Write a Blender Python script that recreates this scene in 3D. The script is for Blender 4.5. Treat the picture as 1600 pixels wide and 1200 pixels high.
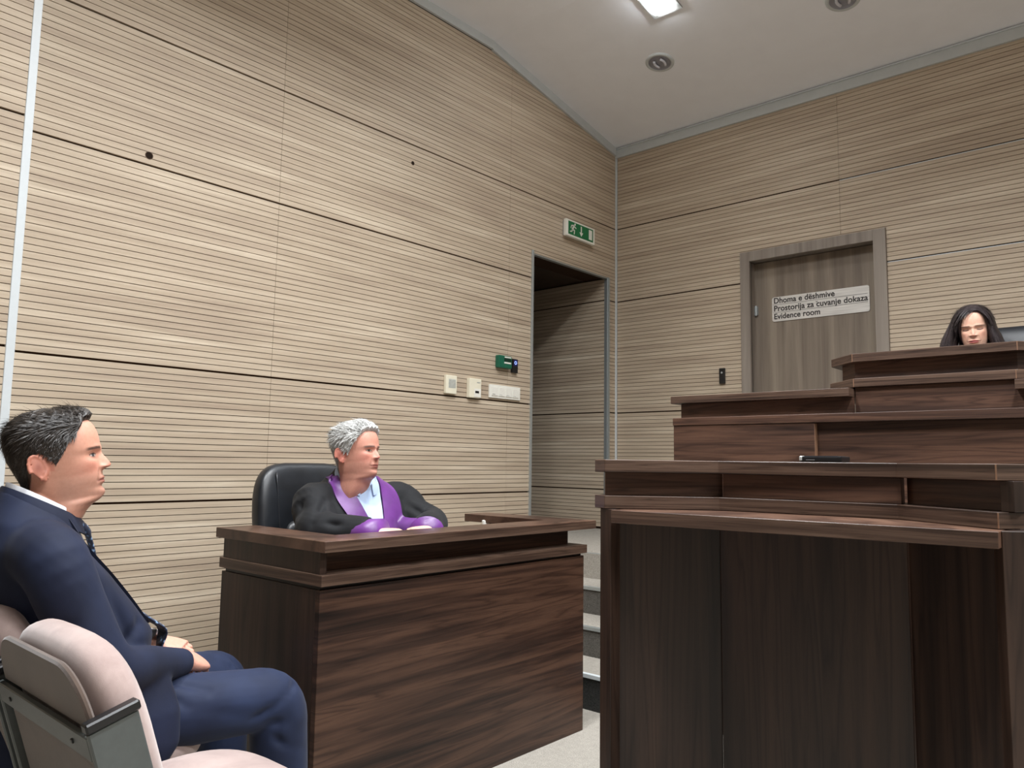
import bpy, bmesh, math, random
import numpy as np
from mathutils import Vector, Matrix
from mathutils.bvhtree import BVHTree
random.seed(7); np.random.seed(7)
for o in list(bpy.data.objects): bpy.data.objects.remove(o)
S = bpy.context.scene
COL = S.collection

# ------------------------------------------------------------------ camera, world, exposure
yaw, pitch, roll = 0.7253, 0.1020, 0.0151
fw = Vector((-math.sin(yaw)*math.cos(pitch), math.cos(yaw)*math.cos(pitch), math.sin(pitch)))
rt = Vector((math.cos(yaw), math.sin(yaw), 0.0)); up = rt.cross(fw)
rt2 = math.cos(roll)*rt + math.sin(roll)*up
up2 = -math.sin(roll)*rt + math.cos(roll)*up
cam_d = bpy.data.cameras.new('camera'); cam = bpy.data.objects.new('camera', cam_d); COL.objects.link(cam)
M = Matrix(((rt2.x, up2.x, -fw.x, 3.8363), (rt2.y, up2.y, -fw.y, -5.7248), (rt2.z, up2.z, -fw.z, 1.1802), (0, 0, 0, 1)))
cam.matrix_world = M
cam_d.sensor_fit = 'HORIZONTAL'; cam_d.sensor_width = 36.0; cam_d.lens = 36.0*1202.0/1600.0
cam_d.clip_start = 0.02
S.camera = cam
W = bpy.data.worlds.new('world'); S.world = W; W.use_nodes = True
W.node_tree.nodes['Background'].inputs[0].default_value = (0.5, 0.55, 0.6, 1)
W.node_tree.nodes['Background'].inputs[1].default_value = 0.02
S.view_settings.view_transform = 'Standard'; S.view_settings.look = 'None'
S.view_settings.gamma = 1.0; S.view_settings.use_curve_mapping = False
S.view_settings.exposure = 1.25
LAMP_W = 30.0          # watts of every louvred ceiling panel
LAMP_COL = (0.95, 0.975, 1.0)

# ------------------------------------------------------------------ helpers
def lin(c):
    c = c/255.0
    return c/12.92 if c <= 0.04045 else ((c+0.055)/1.055)**2.4
def rgb(r, g, b): return (lin(r), lin(g), lin(b), 1.0)

MATS = {}
class NT:
    def __init__(s, name):
        m = bpy.data.materials.new(name); m.use_nodes = True
        s.m = m; s.t = m.node_tree; s.n = s.t.nodes; s.b = s.n['Principled BSDF']
        MATS[name] = m
    def add(s, typ, **kw):
        n = s.n.new(typ)
        for k, v in kw.items():
            if k.startswith('i_'):
                n.inputs[k[2:].replace('_', ' ')].default_value = v
            else: setattr(n, k, v)
        return n
    def link(s, a, b): s.t.links.new(a, b)
    def ramp(s, fac, stops):
        r = s.add('ShaderNodeValToRGB'); e = r.color_ramp.elements
        while len(e) < len(stops): e.new(0.5)
        for x, (p, c) in zip(e, stops): x.position = p; x.color = c
        s.link(fac, r.inputs[0]); return r.outputs[0]
    def coords(s, scale, kind='Object', loc=(0, 0, 0)):
        if kind == 'Position': c = s.add('ShaderNodeNewGeometry').outputs['Position']
        else: c = s.add('ShaderNodeTexCoord').outputs[kind]
        mp = s.add('ShaderNodeMapping'); mp.inputs['Scale'].default_value = scale; mp.inputs['Location'].default_value = loc
        s.link(c, mp.inputs[0]); return mp.outputs[0]
    def noise(s, vec, scale=1.0, detail=4.0, rough=0.55, dist=0.0):
        n = s.add('ShaderNodeTexNoise'); n.inputs['Scale'].default_value = scale; n.inputs['Detail'].default_value = detail
        n.inputs['Roughness'].default_value = rough; n.inputs['Distortion'].default_value = dist
        s.link(vec, n.inputs['Vector']); return n.outputs['Fac']
    def mix(s, a, b, fac, typ='MIX'):
        n = s.add('ShaderNodeMix', data_type='RGBA', blend_type=typ)
        for v, i in ((fac, 0), (a, 6), (b, 7)):
            if hasattr(v, 'links'): s.link(v, n.inputs[i])
            else: n.inputs[i].default_value = v
        return n.outputs[2]
    def bump(s, h, strength=0.2, dist=0.01):
        n = s.add('ShaderNodeBump'); n.inputs['Strength'].default_value = strength; n.inputs['Distance'].default_value = dist
        s.link(h, n.inputs['Height']); s.link(n.outputs[0], s.b.inputs['Normal'])
    def col(s, c):
        if hasattr(c, 'links'): s.link(c, s.b.inputs['Base Color'])
        else: s.b.inputs['Base Color'].default_value = c
        return s
    def set(s, rough=None, metal=None, spec=None, sheen=None, coat=None):
        if rough is not None: s.b.inputs['Roughness'].default_value = rough
        if metal is not None: s.b.inputs['Metallic'].default_value = metal
        if spec is not None: s.b.inputs['Specular IOR Level'].default_value = spec
        if sheen is not None: s.b.inputs['Sheen Weight'].default_value = sheen
        if coat is not None: s.b.inputs['Coat Weight'].default_value = coat
        return s

def plain(name, c, rough=0.5, metal=0.0, spec=0.5, nscale=40.0, var=0.12):
    k = NT(name); f = k.noise(k.coords((1, 1, 1)), nscale, 3)
    d = tuple(x*(1-var) for x in c[:3])+(1,); l = tuple(min(1, x*(1+var)) for x in c[:3])+(1,)
    k.col(k.ramp(f, [(0.3, d), (0.7, l)])).set(rough, metal, spec); return k.m

def walnut(name, scale, rough=0.42, dark=(30, 18, 15), mid=(64, 41, 32), light=(96, 64, 48), seed=0.0, warp=1.3, line=0.85, rings=9.0):
    k = NT(name)
    v = k.coords(scale, loc=(seed, seed*1.7, seed*0.3))
    w = k.noise(v, 0.45, 3, 0.5)
    vm = k.add('ShaderNodeVectorMath', operation='MULTIPLY_ADD')       # warp: the figure wanders
    cmb = k.add('ShaderNodeCombineXYZ')
    for i in range(3): k.link(w, cmb.inputs[i])
    k.link(cmb.outputs[0], vm.inputs[0]); vm.inputs[1].default_value = (warp, warp, warp*2.0); k.link(v, vm.inputs[2])
    a = k.noise(vm.outputs[0], 0.8, 3, 0.55, 0.15)
    base = k.ramp(a, [(0.30, rgb(*dark)), (0.46, rgb(*mid)), (0.60, rgb(*light)), (0.74, rgb(*mid))])
    g = k.noise(vm.outputs[0], 0.7, 2, 0.45, 0.1)
    m1 = k.add('ShaderNodeMath', operation='MULTIPLY'); k.link(g, m1.inputs[0]); m1.inputs[1].default_value = rings
    m2 = k.add('ShaderNodeMath', operation='FRACT'); k.link(m1.outputs[0], m2.inputs[0])
    ring_c = k.ramp(m2.outputs[0], [(0.0, (0.42, 0.38, 0.37, 1)), (0.10, (0.80, 0.78, 0.77, 1)), (0.35, (1, 1, 1, 1)), (0.75, (0.90, 0.88, 0.87, 1)), (1.0, (0.46, 0.42, 0.41, 1))])
    b = k.noise(vm.outputs[0], 5.0, 4, 0.7, 0.2)
    fine_c = k.ramp(b, [(0.34, (0.62, 0.58, 0.57, 1)), (0.50, (1, 1, 1, 1)), (0.66, (0.84, 0.82, 0.81, 1))])
    lines = k.mix(ring_c, fine_c, 1.0, 'MULTIPLY')
    c = k.mix(base, lines, line, 'MULTIPLY')
    c = k.mix(c, (0.68, 0.66, 0.66, 1), 1.0, 'MULTIPLY')
    k.col(c).set(rough, 0, 0.4)
    k.bump(b, 0.04, 0.002)
    return k.m

class MB:
    def __init__(s): s.v = []; s.f = []
    def raw(s, v, f):
        o = len(s.v); s.v += [tuple(p) for p in v]; s.f += [tuple(i+o for i in q) for q in f]; return s
    def box(s, x0, x1, y0, y1, z0, z1):
        return s.raw([(x0, y0, z0), (x1, y0, z0), (x1, y1, z0), (x0, y1, z0), (x0, y0, z1), (x1, y0, z1), (x1, y1, z1), (x0, y1, z1)],
                     [(0, 3, 2, 1), (4, 5, 6, 7), (0, 1, 5, 4), (1, 2, 6, 5), (2, 3, 7, 6), (3, 0, 4, 7)])
    def prism(s, poly, z0, z1):
        n = len(poly)
        a = sum(poly[i][0]*poly[(i+1) % n][1]-poly[(i+1) % n][0]*poly[i][1] for i in range(n))
        if a < 0: poly = poly[::-1]
        return s.raw([(x, y, z0) for x, y in poly]+[(x, y, z1) for x, y in poly],
                     [tuple(range(n))[::-1], tuple(range(n, 2*n))]+[(i, (i+1) % n, n+(i+1) % n, n+i) for i in range(n)])
    def hexa(s, b, t):
        return s.raw(list(b)+list(t), [(0, 3, 2, 1), (4, 5, 6, 7), (0, 1, 5, 4), (1, 2, 6, 5), (2, 3, 7, 6), (3, 0, 4, 7)])
    def grid(s, P, closed_u=False, closed_v=False, cap=False):
        n, m = len(P), len(P[0]); v = [tuple(p) for r in P for p in r]; f = []
        for i in range(n if closed_u else n-1):
            for j in range(m if closed_v else m-1):
                a, b = i*m+j, i*m+(j+1) % m; c, d = ((i+1) % n)*m+(j+1) % m, ((i+1) % n)*m+j
                f.append((a, b, c, d))
        if cap: f.append(tuple(range(m))[::-1]); f.append(tuple((n-1)*m+j for j in range(m)))
        return s.raw(v, f)
    def tube(s, pts, r, n=12, cap=True, aspect=1.0, upv=(0, 0, 1)):
        pts = [Vector(p) for p in pts]
        if not hasattr(r, '__len__'): r = [r]*len(pts)
        rings = []
        for i, p in enumerate(pts):
            t = (pts[min(i+1, len(pts)-1)]-pts[max(i-1, 0)]).normalized()
            u = Vector(upv)
            if abs(t.dot(u)) > 0.97: u = Vector((1, 0, 0)) if abs(t.x) < 0.9 else Vector((0, 1, 0))
            a = t.cross(u).normalized(); b = a.cross(t).normalized()
            ra, rb = (r[i], r[i]*aspect) if not hasattr(r[i], '__len__') else r[i]
            rings.append([p+a*ra*math.cos(2*math.pi*k/n)+b*rb*math.sin(2*math.pi*k/n) for k in range(n)])
        return s.grid(rings, closed_v=True, cap=cap)
    def ellipsoid(s, c, r, n=16, m=10, R=None):
        c = Vector(c); rows = []
        for i in range(m+1):
            th = math.pi*min(max(i/m, 0.002), 0.998)
            row = []
            for k in range(n):
                q = Vector((r[0]*math.sin(th)*math.cos(2*math.pi*k/n), r[1]*math.sin(th)*math.sin(2*math.pi*k/n), -r[2]*math.cos(th)))
                if R is not None: q = R @ q
                row.append(c+q)
            rows.append(row)
        return s.grid(rows, closed_v=True, cap=True)
    def build(s, name, mat, parent=None, bevel=0.0, seg=1, smooth=False):
        me = bpy.data.meshes.new(name)
        off = parent.matrix_world_loc if False else (PLOC.get(parent.name, Vector((0, 0, 0))) if parent else Vector((0, 0, 0)))
        me.from_pydata([tuple(Vector(p)-off) for p in s.v], [], s.f)
        bm = bmesh.new(); bm.from_mesh(me)
        bmesh.ops.recalc_face_normals(bm, faces=bm.faces)
        if bevel > 0:
            bmesh.ops.bevel(bm, geom=list(bm.edges), offset=bevel, segments=seg, affect='EDGES', profile=0.6, clamp_overlap=True)
        bm.to_mesh(me); bm.free()
        if smooth:
            me.polygons.foreach_set('use_smooth', [True]*len(me.polygons))
        me.materials.append(mat)
        o = bpy.data.objects.new(name, me); COL.objects.link(o)
        if parent:
            o.parent = parent; PLOC[o.name] = off
        else: PLOC[o.name] = Vector((0, 0, 0))
        return o
PLOC = {}
def tag(o, label=None, cat=None, group=None, kind=None):
    if label: o['label'] = label
    if cat: o['category'] = cat
    if group: o['group'] = group
    if kind: o['kind'] = kind
    return o
def thing(name, loc, label=None, cat=None, group=None, kind=None):
    o = bpy.data.objects.new(name, None); COL.objects.link(o); o.location = loc; o.empty_display_size = 0.1
    PLOC[o.name] = Vector(loc)
    return tag(o, label, cat, group, kind)
def struct(o): o['kind'] = 'structure'; return o
def smooth_angle(o, ang=40):
    me = o.data
    me.polygons.foreach_set('use_smooth', [True]*len(me.polygons))
    try: me.set_sharp_from_angle(angle=math.radians(ang))
    except Exception: pass
    return o

# ------------------------------------------------------------------ materials
def slat_mat(name, tone_attr):
    k = NT(name)
    v = k.coords((0.9, 0.9, 17.0), 'Position'); a = k.noise(v, 1.0, 4, 0.55, 0.2)
    v2 = k.coords((2.5, 2.5, 150.0), 'Position'); b = k.noise(v2, 1.0, 3, 0.6)
    c = k.ramp(a, [(0.32, rgb(182, 164, 144)), (0.50, rgb(196, 179, 157)), (0.64, rgb(208, 192, 170)), (0.76, rgb(228, 214, 192))])
    c = k.mix(c, k.ramp(b, [(0.3, (0.84, 0.83, 0.82, 1)), (0.7, (1, 1, 1, 1))]), 0.8, 'MULTIPLY')
    if tone_attr: rnd = k.add('ShaderNodeAttribute', attribute_name='tone').outputs['Fac']
    else: rnd = k.add('ShaderNodeObjectInfo').outputs['Random']
    c = k.mix(c, k.ramp(rnd, [(0.0, (0.94, 0.93, 0.92, 1)), (1.0, (1.0, 1.0, 1.0, 1))]), 1.0, 'MULTIPLY')
    k.col(c).set(0.55, 0, 0.3); return k.m
M_SLAT = slat_mat('oak_slat', False); M_SLATJ = slat_mat('oak_slat_joined', True)
M_BACK = plain('groove_backing', rgb(58, 42, 32), 0.9, 0, 0.1)
M_CEIL = plain('ceiling_paint', rgb(243, 245, 250), 0.9, 0, 0.2, 6, 0.015)
M_WALL = plain('plain_wall', rgb(190, 176, 160), 0.9, 0, 0.2, 6, 0.03)
M_CORN = plain('cornice_paint', rgb(196, 200, 199), 0.6, 0, 0.3, 20, 0.02)
M_ALU = plain('brushed_aluminium', rgb(176, 182, 182), 0.35, 0.6, 0.5, 90, 0.05)
M_WHITEALU = plain('white_profile', rgb(206, 212, 214), 0.4, 0.0, 0.5, 30, 0.02)
M_WP = plain('white_plastic', rgb(240, 238, 228), 0.35, 0, 0.5, 30, 0.02)
M_CREAM = plain('cream_plastic', rgb(236, 230, 208), 0.4, 0, 0.5, 30, 0.02)
M_GREYP = plain('grey_plastic', rgb(170, 172, 170), 0.45, 0, 0.5)
M_BLACK = plain('black_plastic', rgb(22, 22, 24), 0.35, 0, 0.5)
M_GREEN = plain('green_plastic', rgb(20, 96, 72), 0.4, 0, 0.5)
M_SIGNG = plain('sign_green', rgb(24, 112, 66), 0.35, 0, 0.4)
M_WH = walnut('walnut_horizontal', (1.0, 1.0, 25.0), 0.40, (40, 27, 22), (78, 56, 45), (104, 77, 61))
M_WH2 = walnut('walnut_horizontal_bench', (1.2, 1.2, 28.0), 0.45, (56, 39, 32), (92, 67, 54), (114, 84, 67), 3.1)
M_WV = walnut('walnut_vertical', (15.0, 15.0, 0.7), 0.42, (38, 28, 24), (60, 45, 37), (76, 57, 46), 1.3)
M_WE = walnut('walnut_edge', (1.4, 1.4, 70.0), 0.38, (62, 48, 40), (96, 76, 64), (120, 98, 83), 5.0)
M_WT = walnut('walnut_top', (3.0, 3.0, 3.0), 0.34, (70, 50, 40), (100, 74, 60), (128, 98, 80), 2.2)
M_WSTRIP = plain('light_walnut_edge', rgb(122, 92, 72), 0.5, 0, 0.3, 60, 0.15)
def door_mat(name, d, m, l, sc):
    k = NT(name); v = k.coords(sc, 'Position'); a = k.noise(v, 1.0, 5, 0.6, 0.5)
    k.col(k.ramp(a, [(0.3, rgb(*d)), (0.5, rgb(*m)), (0.7, rgb(*l))])).set(0.5, 0, 0.3); return k.m
M_DOOR = door_mat('grey_oak_leaf', (104, 92, 82), (128, 116, 103), (150, 138, 122), (11, 11, 0.5))
M_FRAME = door_mat('grey_oak_frame', (124, 113, 104), (140, 130, 120), (154, 144, 133), (18, 18, 0.6))
def carpet(name, a, b, sc=260):
    k = NT(name); v = k.coords((1, 1, 1), 'Position'); n = k.noise(v, sc, 3, 0.7); n2 = k.noise(v, 35, 3, 0.6)
    c = k.ramp(n, [(0.35, rgb(*a)), (0.65, rgb(*b))])
    c = k.mix(c, k.ramp(n2, [(0.3, (0.85, 0.85, 0.85, 1)), (0.7, (1, 1, 1, 1))]), 1.0, 'MULTIPLY')
    k.col(c).set(0.95, 0, 0.1); k.bump(n, 0.5, 0.004); return k.m
M_CARPET = carpet('beige_carpet', (134, 129, 120), (186, 180, 170))
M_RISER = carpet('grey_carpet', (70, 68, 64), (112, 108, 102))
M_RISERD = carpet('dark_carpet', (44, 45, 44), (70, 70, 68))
M_STEEL = plain('painted_steel', rgb(92, 97, 96), 0.4, 0.3, 0.5, 60, 0.05)
def emis(name, c, st):
    k = NT(name); k.col((0.8, 0.8, 0.8, 1)); k.b.inputs['Emission Color'].default_value = c; k.b.inputs['Emission Strength'].default_value = st; return k.m
M_LAMP = emis('lamp_diffuser', LAMP_COL+(1,), 4.0)
M_LAMPS = emis('small_lamp_diffuser', (0.93, 0.97, 1.0, 1), 44.0)
M_BLUELED = emis('blue_led', (0.15, 0.3, 1, 1), 0.9)

# ------------------------------------------------------------------ room shell
ZC, ZB, YCR = 4.37, 4.06, -1.69          # flat ceiling, ceiling at the back wall, crease
RX, RY = 8.2, -9.6                       # right wall, rear wall
floor = struct(MB().box(-0.3, RX+0.1, RY-0.1, 0.2, -0.1, 0.0).build('floor', M_CARPET))
mb = MB()
for (y0, z0, y1, z1) in ((RY-0.1, ZC, YCR, ZC), (YCR, ZC, 0.15, ZB-0.0275)):
    mb.hexa([(-0.3, y0, z0), (RX+0.1, y0, z0), (RX+0.1, y1, z1), (-0.3, y1, z1)], [(-0.3, y0, z0+.12), (RX+0.1, y0, z0+.12), (RX+0.1, y1, z1+.12), (-0.3, y1, z1+.12)])
ceiling = struct(mb.build('ceiling', M_CEIL))
NY0, NY1, NZ, NFL = -1.173, -0.14, 2.835, 0.622      # passage opening in the left wall
BK = -0.013
mb = MB().box(-0.25, BK, -4.72, NY0, 0, 4.5).box(-0.25, BK, NY0, 0.15, NZ, 4.5).box(-0.25, BK, NY1+0.013, 0.15, 0, NZ)
wall_left = struct(mb.build('wall_left', M_BACK))
wall_left_projection = struct(MB().box(-0.25, 0.158+BK, RY, -4.735, 0, 4.5).build('wall_left_projection', M_BACK))
DX0, DX1, DZ = 1.192, 2.283, 2.88
mb = MB().box(-0.25, DX0, -BK, 0.3, 0, 4.5).box(DX1, RX, -BK, 0.3, 0, 4.5).box(DX0, DX1, -BK, 0.3, DZ, 4.5).box(DX0, DX1, 0.24, 0.3, 0, DZ)
wall_back = struct(mb.build('wall_back', M_BACK))
wall_right = struct(MB().box(RX, RX+0.15, RY, 0.1, 0, 4.5).build('wall_right', M_WALL))
wall_rear = struct(MB().box(-0.1, RX, RY-0.15, RY, 0, 4.5).build('wall_rear', M_WALL))

SEAMS = [(0.0, 0.962, 30), (0.962, 1.633, 21), (1.633, 2.633, 31), (2.633, 3.304, 21), (3.304, 4.304, 31)]
GAP = 0.0036; SEAM = 0.011
def rows():
    out = []
    for a, b, n in SEAMS:
        a2 = a+SEAM/2-GAP/2; b2 = b-SEAM/2+GAP/2; p = (b2-a2)/n
        for i in range(n): out.append((a2+i*p+GAP/2, a2+(i+1)*p-GAP/2))
    return out
ROWS = rows()
def clip_y(z):           # where the falling cornice meets height z on the left wall
    if z <= 4.035: return -0.012
    return min(-0.012, -(z-4.035)/(4.35-4.035)*1.69)
_slat_cache = {}
def slat(parent, x0, x1, y0, y1, z0, z1):
    key = (round(x1-x0, 4), round(y1-y0, 4), round(z1-z0, 4))
    if key not in _slat_cache:
        me = bpy.data.meshes.new('slat'); b = MB().box(-key[0]/2, key[0]/2, -key[1]/2, key[1]/2, -key[2]/2, key[2]/2)
        me.from_pydata(b.v, [], b.f); me.materials.append(M_SLAT); _slat_cache[key] = me
    o = bpy.data.objects.new('slat', _slat_cache[key]); COL.objects.link(o)
    o.location = ((x0+x1)/2, (y0+y1)/2, (z0+z1)/2); o.parent = parent
    return o
def joined(parent, boxes, name='slat_rows'):
    b = MB(); tones = []
    for q in boxes: b.box(*q); tones += [random.random()]*8
    me = bpy.data.meshes.new(name); me.from_pydata(b.v, [], b.f); me.materials.append(M_SLATJ)
    at = me.attributes.new('tone', 'FLOAT', 'POINT'); at.data.foreach_set('value', tones)
    o = bpy.data.objects.new(name, me); COL.objects.link(o); o.parent = parent; o['kind'] = 'stuff'; return o
J1, J2 = -3.424, -1.450
small = []
for z0, z1 in ROWS:
    ye = clip_y(z1)
    slat(wall_left, -0.013, 0, -4.716, J1-0.001, z0, z1)
    slat(wall_left, -0.013, 0, J1+0.001, min(J2, ye)-0.001, z0, z1)
    if ye > J2:
        if z0 > NZ+0.01: small.append((-0.013, 0, J2+0.001, ye, z0, z1))
        elif z1 < NZ-0.01:
            small.append((-0.013, 0, J2+0.001, NY0-0.014, z0, z1))
            if z0 > 0.5: small.append((-0.013, 0, NY1+0.045, ye, z0, z1))
        else:
            small.append((-0.013, 0, J2+0.001, NY0-0.014, z0, z1)); small.append((-0.013, 0, NY1+0.045, ye, z0, z1))
            small.append((-0.013, 0, NY0-0.014, NY1+0.045, max(z0, NZ+0.003), z1))
    if z0 > 0.6: slat(wall_left_projection, 0.145, 0.158, -6.2, -4.752, z0, z1)
joined(wall_left, small)
JB = 1.973
for z0, z1 in ROWS:
    if z1 > 3.99: break
    if z0 < 0.75: continue
    if z1 < DZ-0.005:
        slat(wall_back, 0.016, DX0-0.002, 0, 0.013, z0, z1); slat(wall_back, DX1+0.002, 5.2, 0, 0.013, z0, z1)
    else:
        zz = max(z0, DZ+0.002)
        if zz > z0:
            slat(wall_back, 0.016, DX0-0.002, 0, 0.013, z0, z1); slat(wall_back, DX1+0.002, 5.2, 0, 0.013, z0, z1)
            slat(wall_back, DX0, DX1, 0, 0.013, zz, z1)
        else:
            slat(wall_back, 0.016, JB-0.001, 0, 0.013, z0, z1); slat(wall_back, JB+0.001, 5.2, 0, 0.013, z0, z1)
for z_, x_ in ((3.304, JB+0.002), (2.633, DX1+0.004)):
    MB().box(x_, 5.2, -0.0015, 0.004, z_-0.0072, z_-0.0030).build('seam_highlight', M_WHITEALU, wall_back)  # added pale strip: imitates light caught by slat edges below the seam
# cornice strips
def cornice(a, b, nrm, h, name):
    a = Vector(a); b = Vector(b); n = Vector(nrm); t = 0.02
    d = Vector((0, 0, h))
    return struct(MB().hexa([a-d, b-d, b-d+n*t, a-d+n*t], [a, b, b+n*t, a+n*t]).build(name, M_CORN))
cornice((0, YCR, ZC), (0, -4.74, ZC), (1, 0, 0), 0.066, 'trim_1')
cornice((0, 0, ZB), (0, YCR, ZC), (1, 0, 0), 0.074, 'trim_2')
cornice((0, 0, ZB), (RX, 0, ZB), (0, -1, 0), 0.088, 'trim_3')
cornice((0.158, -4.72, ZC), (0.158, RY, ZC), (1, 0, 0), 0.066, 'trim_4')
struct(MB().box(0.0, 0.020, -0.034, -0.020, ZB-0.015, ZB-0.002).box(0.0, RX, -0.034, -0.020, ZB-0.012, ZB-0.004).build('trim_5', M_WHITEALU))
struct(MB().box(0.0, 0.014, -0.014, 0.0, 0.6, ZB-0.02).build('trim_6', M_WHITEALU))
struct(MB().box(-0.02, 0.162, -4.752, -4.718, 0.0, ZC).build('trim_7', M_WHITEALU, bevel=0.002))
struct(MB().box(-0.03, 0.012, NY0-0.014, NY0+0.006, NFL, NZ+0.022).build('trim_8', M_ALU, bevel=0.001))
struct(MB().box(-0.03, 0.004, NY1-0.002, NY1+0.042, NFL, NZ).box(0.0, 0.014, NY1+0.004, NY1+0.016, NFL, NZ).build('trim_9', M_ALU, bevel=0.001))
struct(MB().box(-0.03, 0.006, NY0, NY1, NZ-0.012, NZ-0.002).build('trim_10', M_ALU, bevel=0.001))
# passage behind the opening
passage = struct(MB().box(-1.6, -0.25, NY0-0.1, NY0, NFL, NZ+0.1).box(-1.6, -0.25, NY1+0.013, NY1+0.15, 0, NZ+0.1)
                 .box(-1.7, -1.6, NY0-0.1, NY1+0.15, NFL, NZ+0.1).build('wall_passage', M_BACK))
struct(MB().box(-1.6, -0.25, NY0, NY1+0.01, NZ, NZ+0.1).build('ceiling_passage', M_WV))
for z0, z1 in ROWS:
    if z0 > NFL and z1 < NZ: slat(passage, -1.6, -0.03, NY1, NY1+0.013, z0, z1)

# dais and stairs
struct(MB().box(-1.6, -0.01, NY0, NY1, NFL-0.2, NFL).box(0.0, 1.98, -1.72, -0.001, 0.0, NFL).build('floor_landing', M_CARPET))
struct(MB().box(1.98, 6.6, -2.34, -0.001, 0.0, NFL+0.08).build('floor_dais', M_CARPET))
st = thing('stairs', (0.95, -2.2, 0), 'carpeted stairs with pale metal nosings rising beside the slatted wall', 'stairs')
TY = [(-2.592, 0.166), (-2.304, 0.318), (-2.007, 0.470), (-1.715, 0.622)]
zp = 0.0
for i, (y, z) in enumerate(TY):
    yb = TY[i+1][0]+0.006 if i < 3 else -1.60
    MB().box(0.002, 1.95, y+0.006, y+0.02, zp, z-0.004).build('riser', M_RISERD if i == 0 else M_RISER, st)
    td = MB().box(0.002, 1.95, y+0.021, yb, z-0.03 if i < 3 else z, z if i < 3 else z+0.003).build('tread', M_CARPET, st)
    MB().box(0.002, 1.95, y-0.002, y+0.022, z-0.016, z+0.003).build('nosing', M_ALU if i else M_WHITEALU, td, bevel=0.001)
    zp = z

# ------------------------------------------------------------------ evidence room door
door = struct(MB().box(1.25, 2.21, 0.10, 0.145, NFL, 2.80).build('door_1', M_DOOR))
b = MB()
for args in ((DX0, DX0+0.078, -0.016, 0.012), (DX1-0.086, DX1, -0.016, 0.012)):
    MB().box(args[0], args[1], args[2], args[3], NFL, DZ-0.001).build('frame_post', M_FRAME, door, bevel=0.002)
MB().box(DX0+0.078, DX1-0.086, -0.016, 0.012, DZ-0.082, DZ-0.001).build('frame_head', M_FRAME, door, bevel=0.002)
MB().box(DX0+0.02, DX0+0.070, 0.012, 0.24, NFL, DZ-0.08).box(DX1-0.078, DX1-0.02, 0.012, 0.24, NFL, DZ-0.08).box(DX0+0.02, DX1-0.02, 0.012, 0.24, DZ-0.074, DZ-0.02).build('frame_lining', M_FRAME, door)
MB().box(DX0+0.07, DX0+0.078, 0.012, 0.02, NFL, DZ-0.08).build('rubber_seal', M_BLACK, door)
MB().tube([(DX0+0.084, 0.088, 2.375), (DX0+0.084, 0.088, 2.455)], 0.009, 10).box(DX0+0.07, DX0+0.098, 0.086, 0.1, 2.38, 2.45).build('hinge', M_ALU, door)
def text_mesh(body, size, loc, R, mat, parent, name='lettering', bold=0.0, align='LEFT', sx=1.0, ext=0.0006):
    cu = bpy.data.curves.new(name, 'FONT'); cu.body = body; cu.size = size; cu.extrude = ext; cu.align_x = align; cu.offset = bold; cu.space_character = 1.02
    o = bpy.data.objects.new(name, cu); COL.objects.link(o)
    bpy.context.view_layer.update()
    me = bpy.data.meshes.new_from_object(o.evaluated_get(bpy.context.evaluated_depsgraph_get())); bpy.data.objects.remove(o)
    me.transform(Matrix.Translation(Vector(loc)-(PLOC[parent.name] if parent else Vector())) @ R.to_4x4() @ Matrix.Diagonal((sx, 1, 1, 1)))
    me.materials.clear(); me.materials.append(mat)
    t = bpy.data.objects.new(name, me); COL.objects.link(t); t.parent = parent; return t
R_BACK = Matrix(((1, 0, 0), (0, 0, -1), (0, 1, 0)))        # faces -Y
R_LEFT = Matrix(((0, 0, 1), (1, 0, 0), (0, 1, 0)))         # faces +X, text runs along +Y
k = NT('sign_silver'); v = k.coords((2, 1, 60)); k.col(k.ramp(k.noise(v, 2, 3), [(0.3, rgb(196, 192, 186)), (0.7, rgb(226, 222, 216))])).set(0.45, 0.25); M_SILVER = k.m
M_INK = plain('dark_ink', rgb(40, 34, 32), 0.6)
sg = thing('door_sign', (1.77, 0.098, 2.41), 'silver plate lettered in three languages on the evidence room door', 'sign')
def rrect(x0, x1, z0, z1, r, n=6):
    out = []
    for cx, cz, a0 in ((x1-r, z1-r, 0), (x0+r, z1-r, 90), (x0+r, z0+r, 180), (x1-r, z0+r, 270)):
        for i in range(n+1):
            a = math.radians(a0+90*i/n); out.append((cx+r*math.cos(a), cz+r*math.sin(a)))
    return out
def plate(poly, y0, y1):      # polygon in xz extruded in y
    n = len(poly); m = MB()
    m.raw([(x, y0, z) for x, z in poly]+[(x, y1, z) for x, z in poly], [tuple(range(n)), tuple(range(n, 2*n))[::-1]]+[(i, (i+1) % n, n+(i+1) % n, n+i) for i in range(n)])
    return m
plate(rrect(1.405, 2.132, 2.312, 2.506, 0.018), 0.094, 0.0995).build('plate', M_SILVER, sg)
for i, (t, w) in enumerate((('Dhoma e dëshmive', 0.465), ('Prostorija za cuvanje dokaza', 0.70), ('Evidence room', 0.355))):
    z = 2.4565-0.0625*i
    o = text_mesh(t, 0.062, (1.418, 0.0935, z), R_BACK, M_INK, sg, bold=0.0013)
    xs = [q.co.x for q in o.data.vertices]; x0, x1 = min(xs), max(xs)
    for q in o.data.vertices: q.co.x = x0+(q.co.x-x0)*w/(x1-x0)
plate([(x_+0.032, z_) for x_, z_ in ((1.7115, 2.4355), (1.7155, 2.4355), (1.7210, 2.4300), (1.7265, 2.4355), (1.7305, 2.4355), (1.7230, 2.4265), (1.7190, 2.4265))], 0.0928, 0.0938).build('caron', M_INK, sg)
for z in (2.4455, 2.383):
    MB().box(1.41, 2.12, 0.0933, 0.0943, z-0.0012, z+0.0012).build('rule_line', M_INK, sg)

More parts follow.
